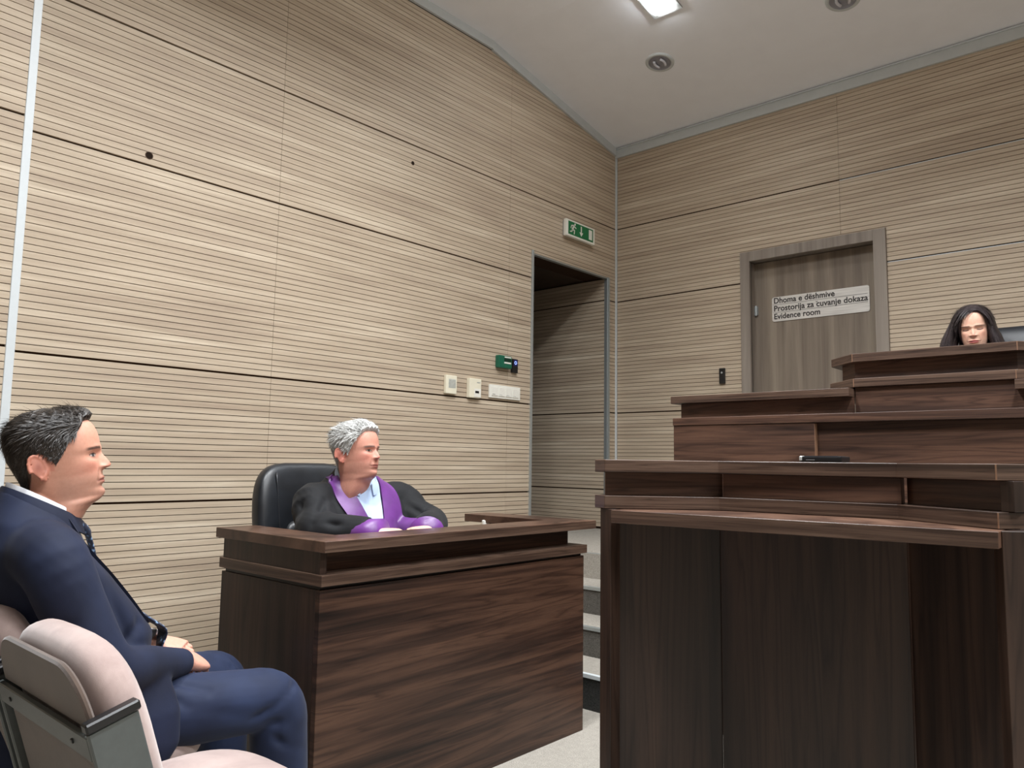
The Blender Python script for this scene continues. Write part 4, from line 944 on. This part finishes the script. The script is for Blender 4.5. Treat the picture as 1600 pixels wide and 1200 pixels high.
# shirt collar
def collar(H, mat, parent, z0, z1, rx, ry, off, tilt, open_=0.18, name='shirt_collar', thick=0.004, flare=0.0):
    rows = []; n = 40
    for i in range(n+1):
        a = open_+(2*math.pi-2*open_)*i/n; ca, sa = math.cos(a), math.sin(a); ring_ = []
        for dz, dr in ((z0, flare), (z1, 0.0), (z1+0.002, thick*0.5), (z1, thick), (z0, thick+flare)):
            ring_.append(Vector(off)+Vector(H.A[1])*0+(FWD*(ca*(ry+dr))+SIDE*(sa*(rx+dr)))+Vector((0, 0, dz-tilt*ca)))
        rows.append(ring_)
    m_ = MB(); m_.grid(rows, closed_v=True, cap=True); return smooth_angle(m_.build(name, mat, parent), 60)
FWD, SIDE = ft, sh
collar(H1, M_SHIRT, man, -0.03, 0.004, 0.083, 0.078, (1.645, -5.036, 1.066), 0.042, 0.12, flare=0.004)
collar(H1, M_NAVY, man, -0.045, -0.005, 0.089, 0.084, (1.645, -5.038, 1.066), 0.042, 0.30, 'jacket_collar', thick=0.006, flare=0.012)
# tie
tp = spline([(1.672, -4.958, 1.010, 0.014), (1.664, -4.935, 0.985, 0.020), (1.650, -4.915, 0.945, 0.019), (1.630, -4.885, 0.870, 0.026), (1.622, -4.822, 0.795, 0.034), (1.622, -4.745, 0.735, 0.042), (1.630, -4.705, 0.700, 0.040), (1.638, -4.715, 0.655, 0.024)], 30)
mb = MB(); rows = []
for i, q in enumerate(tp):
    t_ = Vector(tuple(tp[min(i+1, 29), :3]-tp[max(i-1, 0), :3])).normalized(); sd = (sh-t_*sh.dot(t_)).normalized(); nn = sd.cross(t_).normalized()
    rows.append([Vector(tuple(q[:3]))+sd*q[3]*math.cos(a)+nn*0.006*(1.8 if i < 5 else 1)*math.sin(a) for a in [2*math.pi*j/14 for j in range(14)]])
mb.grid(rows, closed_v=True, cap=True); mb.build('tie', M_TIE, man, smooth=True)
# cuffs
for W_, E_ in ((LW, LE),):
    d_ = (Vector(W_)-Vector(E_)).normalized(); MB().tube([Vector(W_)-d_*0.03, Vector(W_)+d_*0.004, Vector(W_)+d_*0.006], [0.036, 0.034, 0.030], 20).build('cuff', M_SHIRT, man, smooth=True)
# trousers
mb = MB()
body_rings(mb, [((1.63, -5.01, 0.44), sh, ft, 0.17, 0.14, 0.12, 2.6), ((1.63, -5.00, 0.52), sh, ft, 0.180, 0.15, 0.13, 2.6), ((1.63, -4.98, 0.62), sh, ft, 0.165, 0.15, 0.13, 2.4)])
for hx_, K_, A_ in ((1.735, KR, AR), (1.535, KL, AL)):
    h0 = Vector((hx_, -4.99, 0.525)); K_ = Vector(K_); A_ = Vector(A_)
    td_ = (K_-h0).normalized(); sd_ = (A_-K_).normalized(); T1 = K_-td_*0.075; T2 = K_+sd_*0.085; KK = K_+(td_-sd_)*0.012
    arc = [T1*(1-q_)**2+KK*2*q_*(1-q_)+T2*q_*q_ for q_ in [i/8 for i in range(9)]]
    pth = [h0, h0*0.72+K_*0.28, h0*0.42+K_*0.58]+arc+[K_*0.55+A_*0.45, K_*0.25+A_*0.75, A_]
    mb.tube([tuple(q_) for q_ in pth], [0.099, 0.097, 0.091]+[0.085, 0.084, 0.083, 0.082, 0.081, 0.080, 0.080, 0.080, 0.080]+[0.079, 0.076, 0.073], 28, upv=(1, 0, 0))
fl = [((1.91, -4.58, 0.47), (1.88, -4.42, 0.55), -0.008, 0.014), ((1.91, -4.56, 0.45), (1.90, -4.47, 0.46), -0.006, 0.014), ((1.91, -4.53, 0.43), (1.89, -4.42, 0.37), -0.007, 0.014), ((1.90, -4.75, 0.55), (1.91, -4.55, 0.48), -0.004, 0.02), ((1.83, -4.82, 0.61), (1.88, -4.74, 0.55), -0.006, 0.014), ((1.80, -4.78, 0.61), (1.86, -4.68, 0.57), -0.005, 0.014), ((1.46, -4.5, 0.55), (1.5, -4.42, 0.52), -0.006, 0.014), ((1.44, -4.47, 0.56), (1.49, -4.38, 0.52), -0.006, 0.012)]
co, fc = union(mb, 0.0055, 8, folds(fl, 0.0, 0.16)); skin_obj(co, fc, 'trousers', M_NAVYT, man)
for A_ in (AR, AL):
    mb = MB(); x_, y_ = A_[0], A_[1]
    body_rings(mb, [((x_, y_+0.055, 0.003), (1, 0, 0), (0, 1, 0), 0.042, 0.165, 0.115, 2.5), ((x_, y_+0.055, 0.03), (1, 0, 0), (0, 1, 0), 0.047, 0.165, 0.118, 2.4), ((x_, y_+0.035, 0.060), (1, 0, 0), (0, 1, 0), 0.044, 0.125, 0.095, 2.3), ((x_, y_+0.0, 0.095), (1, 0, 0), (0, 1, 0), 0.042, 0.055, 0.06, 2.2)], 28)
    mb.build('shoe', M_SHOE, man, smooth=True)

# ------------------------------------------------------------------ man in the robe (witness desk)
M_ROBE = cloth_mat('black_robe', (17, 18, 20), (28, 29, 32), 0.75, 0.05)
M_SATIN = cloth_mat('purple_satin', (80, 32, 102), (116, 54, 142), 0.42, 0.1, 90, 0.5, 0.6)
M_BLUESH = cloth_mat('light_blue_shirt', (176, 198, 228), (200, 216, 240), 0.7, 0.1)
wit = thing('person', (1.2, -3.68, 0.0), 'grey-haired man in black robe with purple satin trim at the witness desk', 'person')
H2 = Head((1.232, -3.750, 1.204), 0.222, math.radians(20), math.radians(6), math.radians(-2), jaw=1.08, nose=0.9, neck=1.02)
FWD = Vector((math.cos(-0.10), math.sin(-0.10), 0)); SIDE = Vector((-FWD.y, FWD.x, 0))     # SIDE points to his left (+Y)
B2 = lambda f, s_, z: tuple(Vector((1.165, -3.695, 0))+FWD*f+SIDE*s_+Vector((0, 0, z)))
sR, eR, wR = B2(0.0, -0.190, 1.005), B2(0.115, -0.235, 0.905), B2(0.345, -0.105, 0.906)
sL, eL, wL = B2(0.0, 0.205, 1.005), B2(0.135, 0.292, 0.905), B2(0.335, 0.125, 0.906)
mb = MB(); H2.mesh(mb, 130, 100)
body_rings(mb, [(B2(-0.02, 0, 0.50), SIDE, FWD, 0.14, 0.09, 0.09, 2.3), (B2(0, 0, 0.75), SIDE, FWD, 0.13, 0.09, 0.08, 2.3), (B2(0, 0, 0.95), SIDE, FWD, 0.14, 0.08, 0.08, 2.3), (B2(0.01, 0, 1.03), SIDE, FWD, 0.10, 0.06, 0.06, 2.2), (B2(0.025, -0.02, 1.09), SIDE, FWD, 0.068, 0.060, 0.064, 2.1), (B2(0.045, -0.035, 1.13), SIDE, FWD, 0.05, 0.045, 0.045, 2.1)])
for s0, e0, w0 in ((sR, eR, wR), (sL, eL, wL)): limb(mb, [B2(0, 0, 0.98), s0, e0, w0], [0.05, 0.05, 0.042, 0.028], 14)
hipz = 0.53
for sd in (-1, 1):
    K2 = B2(0.40, sd*0.12, 0.52); limb(mb, [B2(-0.02, sd*0.10, hipz), B2(0.20, sd*0.12, 0.55), K2, B2(0.37, sd*0.12, 0.3), B2(0.34, sd*0.12, 0.09), B2(0.40, sd*0.12, 0.05)], [0.075, 0.07, 0.052, 0.048, 0.036, 0.03], 14)
hand(mb, wR, Vector(B2(0.375, 0.0, 0.908))-Vector(wR), (0.1, 0, 1), -1, (0.25, 0.35, 0.3), 1.0, 0.5)
hand(mb, wL, Vector(B2(0.375, 0.03, 0.908))-Vector(wL), (0.1, 0, 1), 1, (0.35, 0.45, 0.3), 1.0, 0.5)
co, fc = union(mb, 0.0030, 2)
HL2 = lambda th: np.interp(np.abs(th), np.radians([0, 20, 36, 48, 60, 70, 80, 88, 94, 104, 120, 130, 142, 158, 180]), [0.855, 0.85, 0.84, 0.79, 0.73, 0.66, 0.54, 0.43, 0.53, 0.585, 0.56, 0.34, 0.18, 0.11, 0.09])
col = paint(H2, co, (208, 150, 131), (176, 110, 100), (112, 98, 92), (170, 168, 164), HL2, flush=(204, 116, 102), stubble=0.2, hand_c=(222, 176, 158))
skin_obj(co, fc, 'body', M_SKIN, wit, col)
M_HAIR2 = hair_mat('silver_hair', (150, 150, 148), (226, 226, 222))
def thick2(th, z): return np.interp(z, [0.1, 0.4, 0.65, 0.85, 1.0], [0.010, 0.018, 0.034, 0.070, 0.080])*np.where(np.abs(th) < 0.9, 1.15, 1.0)
def comb2(p, n, th, z):
    top = np.clip((z-0.72)/0.12, 0, 1)[:, None]
    return top*np.array([0.35, -0.75, 0.5])+(1-top)*np.array([0, -0.5, -0.85])
hair_cap(H2, HL2, thick2, M_HAIR2, wit, 'hair', 3500, lambda th, z: np.interp(z, [0.1, 0.6, 0.8, 1], [0.035, 0.05, 0.12, 0.14]), comb2, 0.0028, lift=0.18)
mb = MB()
body_rings(mb, [(B2(0.0, 0, 0.46), SIDE, FWD, 0.24, 0.19, 0.17, 2.5), (B2(0.0, 0, 0.62), SIDE, FWD, 0.235, 0.185, 0.165, 2.5), (B2(0.01, 0, 0.78), SIDE, FWD, 0.235, 0.175, 0.16, 2.4), (B2(0.01, 0, 0.90), SIDE, FWD, 0.235, 0.155, 0.15, 2.4), (B2(0.005, 0, 0.985), SIDE, FWD, 0.235, 0.125, 0.135, 2.5),
                (B2(0.005, 0, 1.040), SIDE, FWD+Vector((0, 0, -0.15)), 0.215, 0.102, 0.115, 2.4), (B2(0.005, 0, 1.078), SIDE, FWD+Vector((0, 0, -0.3)), 0.155, 0.092, 0.100, 2.2), (B2(0.012, -0.005, 1.104), SIDE, FWD+Vector((0, 0, -0.42)), 0.108, 0.085, 0.092, 2.1), (B2(0.016, -0.01, 1.122), SIDE, FWD+Vector((0, 0, -0.5)), 0.088, 0.076, 0.086, 2.1)])
for s0, e0, w0 in ((sR, eR, wR), (sL, eL, wL)):
    s1, e1, w1 = Vector(s0), Vector(e0), Vector(w0); mid = (s1+e1)/2
    limb(mb, [B2(0, 0, 0.96), tuple(s1), tuple(mid+Vector((0, 0, -0.012))), tuple(e1+Vector((0, 0, 0.004))), tuple(e1*0.45+w1*0.55+Vector((0, 0, 0.002))), tuple(w1-(w1-e1)*0.16)], [0.095, 0.088, 0.086, 0.078, 0.066, 0.058], 20, 30)
for sd in (-1, 1):
    limb(mb, [B2(0.0, sd*0.10, 0.53), B2(0.20, sd*0.12, 0.55), B2(0.405, sd*0.12, 0.52), B2(0.38, sd*0.12, 0.36), B2(0.35, sd*0.12, 0.2)], [0.12, 0.11, 0.088, 0.09, 0.10], 20, 26)
q = lambda a, b, amp=-0.010, w=0.016: (B2(*a), B2(*b), amp, w)
fl = [q((0.10, -0.20, 1.02), (0.16, -0.28, 0.93)), q((0.13, -0.17, 1.0), (0.22, -0.20, 0.93)), q((0.06, -0.30, 1.0), (0.10, -0.36, 0.93)), q((0.20, -0.30, 0.96), (0.26, -0.20, 0.93)), q((0.15, 0.12, 0.98), (0.18, 0.10, 0.85)), q((0.12, 0.18, 1.0), (0.2, 0.26, 0.94)), q((0.06, 0.26, 1.02), (0.14, 0.33, 0.95)), q((0.0, -0.2, 1.06), (0.08, -0.32, 0.98), -0.008, 0.02)]
co, fc = union(mb, 0.0065, 3, folds(fl, 0.0018, 0.16)); skin_obj(co, fc, 'robe', M_ROBE, wit); br = bvh_of(co, fc)
dv = FWD+Vector((0, 0, 0.25))
strip(br, [B2(0.02, -0.135, 1.12), B2(0.10, -0.150, 1.045), B2(0.14, -0.118, 0.96), B2(0.16, -0.075, 0.89), B2(0.16, -0.055, 0.84)], [B2(0.05, -0.088, 1.12), B2(0.09, -0.070, 1.05), B2(0.13, -0.036, 0.96), B2(0.16, -0.002, 0.89), B2(0.16, 0.005, 0.84)], dv, 'satin_lapel', M_SATIN, wit, 0.004, 0.004, 30, 11)
strip(br, [B2(0.02, 0.130, 1.11), B2(0.10, 0.150, 1.045), B2(0.14, 0.145, 0.96), B2(0.16, 0.140, 0.89), B2(0.16, 0.138, 0.84)], [B2(0.05, 0.068, 1.115), B2(0.09, 0.060, 1.05), B2(0.13, 0.046, 0.96), B2(0.16, 0.034, 0.89), B2(0.16, 0.03, 0.84)], dv, 'satin_lapel', M_SATIN, wit, 0.004, 0.004, 30, 11)
strip(br, [B2(0.06, -0.090, 1.11), B2(0.09, -0.072, 1.05), B2(0.13, -0.040, 0.96), B2(0.16, -0.004, 0.88)], [B2(0.06, 0.062, 1.11), B2(0.09, 0.054, 1.05), B2(0.13, 0.042, 0.96), B2(0.16, 0.032, 0.88)], dv, 'shirt', M_BLUESH, wit, 0.001, 0.003, 24, 9)
collar(H2, M_BLUESH, wit, -0.03, 0.014, 0.080, 0.078, B2(0.024, -0.018, 1.112), 0.048, 0.34, flare=0.012, thick=0.005)
for s0, e0, w0, nm in ((sR, eR, wR, 1), (sL, eL, wL, 1)):
    e1, w1 = Vector(e0), Vector(w0); d_ = w1-e1
    MB().tube([w1-d_*0.42, w1-d_*0.20, w1+d_*0.04, w1+d_*0.035, w1-d_*0.30], [0.060, 0.066, 0.070, 0.064, 0.050], 22, aspect=0.8).build('satin_cuff', M_SATIN, wit, smooth=True)
for sd in (-1, 1):
    c_ = Vector(B2(0.37, sd*0.12, 0)); mb = MB()
    body_rings(mb, [(tuple(c_+Vector((0, 0, 0.003))), SIDE, FWD, 0.044, 0.15, 0.12, 2.4), (tuple(c_+Vector((0, 0, 0.04))), SIDE, FWD, 0.046, 0.14, 0.12, 2.4), (tuple(c_-FWD*0.04+Vector((0, 0, 0.10))), SIDE, FWD, 0.042, 0.06, 0.07, 2.2)], 24); mb.build('shoe', M_SHOE, wit, smooth=True)

# ------------------------------------------------------------------ judge at the bench
jud = thing('person', (3.03, -1.3, 0.70), 'dark-haired woman with lowered eyes looking down behind the judges\' bench', 'person')
FWD = Vector((0.10, -0.995, 0)).normalized(); SIDE = Vector((-FWD.y, FWD.x, 0))
H3 = Head((3.020, -1.225, 1.893), 0.222, math.radians(-83), math.radians(-10), math.radians(3), jaw=0.94, nose=0.85, neck=0.86, width=0.86)
B3 = lambda f, s_, z: tuple(Vector((3.00, -1.14, 0.70))+FWD*f+SIDE*s_+Vector((0, 0, z)))
mb = MB(); H3.mesh(mb, 120, 96)
body_rings(mb, [(B3(-0.02, 0, 0.50), SIDE, FWD, 0.13, 0.09, 0.09, 2.3), (B3(0, 0, 0.75), SIDE, FWD, 0.11, 0.08, 0.07, 2.3), (B3(0, 0, 0.90), SIDE, FWD, 0.12, 0.08, 0.07, 2.3), (B3(0.01, 0, 0.985), SIDE, FWD, 0.08, 0.05, 0.05, 2.2), (B3(0.03, 0, 1.05), SIDE, FWD, 0.05, 0.05, 0.05, 2.1)])
for sd in (-1, 1):
    limb(mb, [B3(0, 0, 0.92), B3(0, sd*0.17, 0.93), B3(0.10, sd*0.23, 0.70), B3(0.36, sd*0.10, 0.74)], [0.045, 0.045, 0.036, 0.024], 14)
    hand(mb, B3(0.36, sd*0.10, 0.74), Vector(B3(0.42, sd*0.06, 0.735))-Vector(B3(0.36, sd*0.10, 0.74)), (0, 0, 1), sd, (0.25, 0.3, 0.25), 0.92, 0.4)
    limb(mb, [B3(-0.02, sd*0.09, 0.52), B3(0.22, sd*0.10, 0.54), B3(0.42, sd*0.10, 0.50), B3(0.40, sd*0.10, 0.28), B3(0.38, sd*0.10, 0.07), B3(0.45, sd*0.10, 0.04)], [0.07, 0.065, 0.048, 0.045, 0.033, 0.026], 14)
co, fc = union(mb, 0.0021, 2)
HL3 = lambda th: np.interp(np.abs(th+0.12), np.radians([0, 20, 38, 52, 64, 80, 180]), [0.87, 0.85, 0.78, 0.62, 0.42, 0.20, 0.10])
col = paint(H3, co, (240, 194, 170), (176, 50, 62), (40, 28, 26), (30, 25, 25), HL3, flush=(226, 150, 126), closed=True, brow_w=0.75, hand_c=(228, 182, 158))
skin_obj(co, fc, 'body', M_SKIN, jud, col)
M_HAIR3 = hair_mat('black_hair', (22, 19, 19), (84, 74, 76), 0.34)
hp, hn, hth, hz = H3.scalp(HL3, 2600)
mb = MB(); th = np.linspace(-math.pi, math.pi, 90, endpoint=False); out = []
for i in range(50):
    t = i/49; z = 0.999*(1-t)+HL3(th)*t; p = H3.surf(th, z, False); n = p-np.array([0, -0.03, 0.55]); n /= np.linalg.norm(n, axis=1)[:, None]
    kk = np.interp(z, [0.1, 0.6, 1.0], [0.05, 0.06, 0.06])*np.clip((1-t)/0.12, 0, 1)**0.5; out.append(H3.world(p+n*(kk[:, None]+0.003)))
mb.grid([[tuple(q_) for q_ in r] for r in out], closed_v=True)
def lock(path, ry, rx, n=72, steps=26):
    q_ = spline([p+(a, b) for p, a, b in zip(path, ry, rx)], steps); rows_ = []
    for i, r in enumerate(q_):
        t_ = q_[min(i+1, steps-1), :3]-q_[max(i-1, 0), :3]; t_ = t_/np.linalg.norm(t_); f_ = np.array([0, 1.0, 0]); s__ = np.cross(t_, f_); s__ /= np.linalg.norm(s__); f_ = np.cross(s__, t_)
        rows_.append([H3.world(r[:3]+(f_*r[3]*math.cos(a)+s__*r[4]*math.sin(a))*(1+0.05*math.sin(7*a+i*0.12)+0.035*math.sin(13*a-i*0.2))) for a in [2*math.pi*j/n for j in range(n)]])
    return rows_
for sd in (-1, 1):
    ho = 0.05 if sd > 0 else -0.07
    main = [(sd*0.05+0.02, -0.10, 0.99), (sd*0.20, -0.09, 0.93), (sd*(0.335+ho*0.3), -0.07, 0.72), (sd*(0.405+ho*0.8), -0.02, 0.42), (sd*(0.50+ho), 0.02, 0.12), (sd*(0.52+ho), 0.04, -0.25), (sd*0.46, 0.06, -0.62)]
    mb.grid([[tuple(p) for p in r] for r in lock(main, (0.24, 0.27, 0.26, 0.24, 0.22, 0.20, 0.12), [x*(1.4 if sd > 0 and x > 0.1 else 1.0) for x in (0.04, 0.07, 0.085, 0.11, 0.13, 0.12, 0.06)])], closed_v=True, cap=True)
back_ = [(0.0, -0.30, 0.9), (0.0, -0.44, 0.6), (0.0, -0.47, 0.25), (0.0, -0.46, -0.2), (0.0, -0.42, -0.6)]
rows_ = []
for p, hw, hd in zip(spline(back_, 18), np.interp(np.linspace(0, 1, 18), [0, .3, 1], [0.2, 0.36, 0.40]), np.interp(np.linspace(0, 1, 18), [0, .3, 1], [0.06, 0.09, 0.07])):
    rows_.append([H3.world(p+np.array([hw*math.cos(a), hd*math.sin(a), 0])) for a in [2*math.pi*j/22 for j in range(22)]])
mb.grid([[tuple(p) for p in r] for r in rows_], closed_v=True, cap=True)
co2 = np.array([tuple(p) for p in mb.v]); 
# long strands as thin ribbons along the side locks
V, Fc = [], []
for sd in (-1, 1):
    ho = 0.05 if sd > 0 else -0.07
    base = spline([(sd*0.05+0.02, -0.10, 0.99, 0.24, 0.04), (sd*0.20, -0.09, 0.93, 0.27, 0.07), (sd*(0.335+ho*0.3), -0.07, 0.72, 0.26, 0.085), (sd*(0.405+ho*0.8), -0.02, 0.42, 0.24, 0.11), (sd*(0.50+ho), 0.02, 0.12, 0.22, 0.13), (sd*(0.52+ho), 0.04, -0.25, 0.22, 0.12), (sd*0.46, 0.06, -0.62, 0.12, 0.06)], 16)
    for j in range(500):
        a = random.uniform(0, 2*math.pi); g = random.uniform(0.98, 1.13); da = random.uniform(-0.25, 0.25); o = len(V); n0 = random.randint(0, 5); n1 = random.randint(10, 16)
        for i in range(n0, n1):
            r = base[i]; t_ = base[min(i+1, 15), :3]-base[max(i-1, 0), :3]; t_ = t_/np.linalg.norm(t_); s__ = np.cross(t_, np.array([0, 1.0, 0])); s__ /= np.linalg.norm(s__); f_ = np.cross(s__, t_)
            for e in (-0.03, 0.03):
                aa = a+da*i/16+e; V.append(tuple(H3.world(r[:3]+f_*r[3]*g*math.cos(aa)+s__*r[4]*g*math.sin(aa))))
        for i in range(n1-n0-1): Fc.append((o+2*i, o+2*i+1, o+2*i+3, o+2*i+2))
for j in range(len(hp)):
    sd = 1 if hp[j][0] > -0.06 else -1
    d_ = np.array([sd*0.75, -0.25*(hth[j]**2 > 1), -0.75]); d_ = d_-hn[j]*(d_ @ hn[j]); d_ /= np.linalg.norm(d_)+1e-9
    s__ = np.cross(d_, hn[j]); s__ /= np.linalg.norm(s__)+1e-9; l_ = random.uniform(0.12, 0.30); o = len(V); k0 = random.uniform(0.045, 0.085)
    p = hp[j].copy(); nn = hn[j].copy()
    for i in range(5):
        V.append(tuple(H3.world(p+nn*k0-s__*0.006))); V.append(tuple(H3.world(p+nn*k0+s__*0.006)))
        p = p+d_*l_/4; c_ = np.array([0, -0.03, 0.55]); nn = p-c_; nn /= np.linalg.norm(nn); d_ = d_+np.array([0, 0, -0.25]); d_ = d_-nn*(d_ @ nn); d_ /= np.linalg.norm(d_)
    for i in range(4): Fc.append((o+2*i, o+2*i+1, o+2*i+3, o+2*i+2))
mb.raw(V, Fc); mb.build_raw('hair', M_HAIR3, jud)
mb = MB()
body_rings(mb, [(B3(0.0, 0, 0.46), SIDE, FWD, 0.21, 0.16, 0.15, 2.5), (B3(0.0, 0, 0.66), SIDE, FWD, 0.19, 0.15, 0.14, 2.4), (B3(0.0, 0, 0.82), SIDE, FWD, 0.19, 0.14, 0.13, 2.4), (B3(0.0, 0, 0.915), SIDE, FWD, 0.195, 0.105, 0.11, 2.4), (B3(0.0, 0, 0.965), SIDE, FWD, 0.15, 0.08, 0.09, 2.2), (B3(0.01, 0, 0.995), SIDE, FWD, 0.08, 0.05, 0.065, 2.1)])
for sd in (-1, 1):
    limb(mb, [B3(0, 0, 0.90), B3(0, sd*0.175, 0.925), B3(0.10, sd*0.235, 0.705), B3(0.22, sd*0.17, 0.72), B3(0.34, sd*0.11, 0.74)], [0.07, 0.068, 0.066, 0.062, 0.06], 18)
    limb(mb, [B3(-0.0, sd*0.09, 0.52), B3(0.22, sd*0.10, 0.54), B3(0.43, sd*0.10, 0.50), B3(0.41, sd*0.10, 0.3), B3(0.40, sd*0.10, 0.16)], [0.11, 0.10, 0.085, 0.09, 0.10], 18)
co, fc = union(mb, 0.008, 3, folds([], 0.0015, 0.1)); skin_obj(co, fc, 'robe', M_ROBE, jud); bq = bvh_of(co, fc)
for sd in (-1, 1):
    strip(bq, [B3(0.05, sd*0.11, 0.985), B3(0.10, sd*0.10, 0.9), B3(0.14, sd*0.085, 0.78)], [B3(0.05, sd*0.05, 0.99), B3(0.10, sd*0.03, 0.9), B3(0.14, sd*0.02, 0.78)], FWD, 'satin_lapel', M_SATIN, jud, 0.004, 0.004, 16, 7)
    c_ = Vector(B3(0.43, sd*0.10, 0.0)); m2 = MB()
    body_rings(m2, [(tuple(c_+Vector((0, 0, 0.003))), SIDE, FWD, 0.038, 0.13, 0.10, 2.4), (tuple(c_+Vector((0, 0, 0.035))), SIDE, FWD, 0.040, 0.12, 0.10, 2.4), (tuple(c_-FWD*0.04+Vector((0, 0, 0.08))), SIDE, FWD, 0.036, 0.05, 0.06, 2.2)], 22); m2.build('shoe', M_SHOE, jud, smooth=True)
#@@END
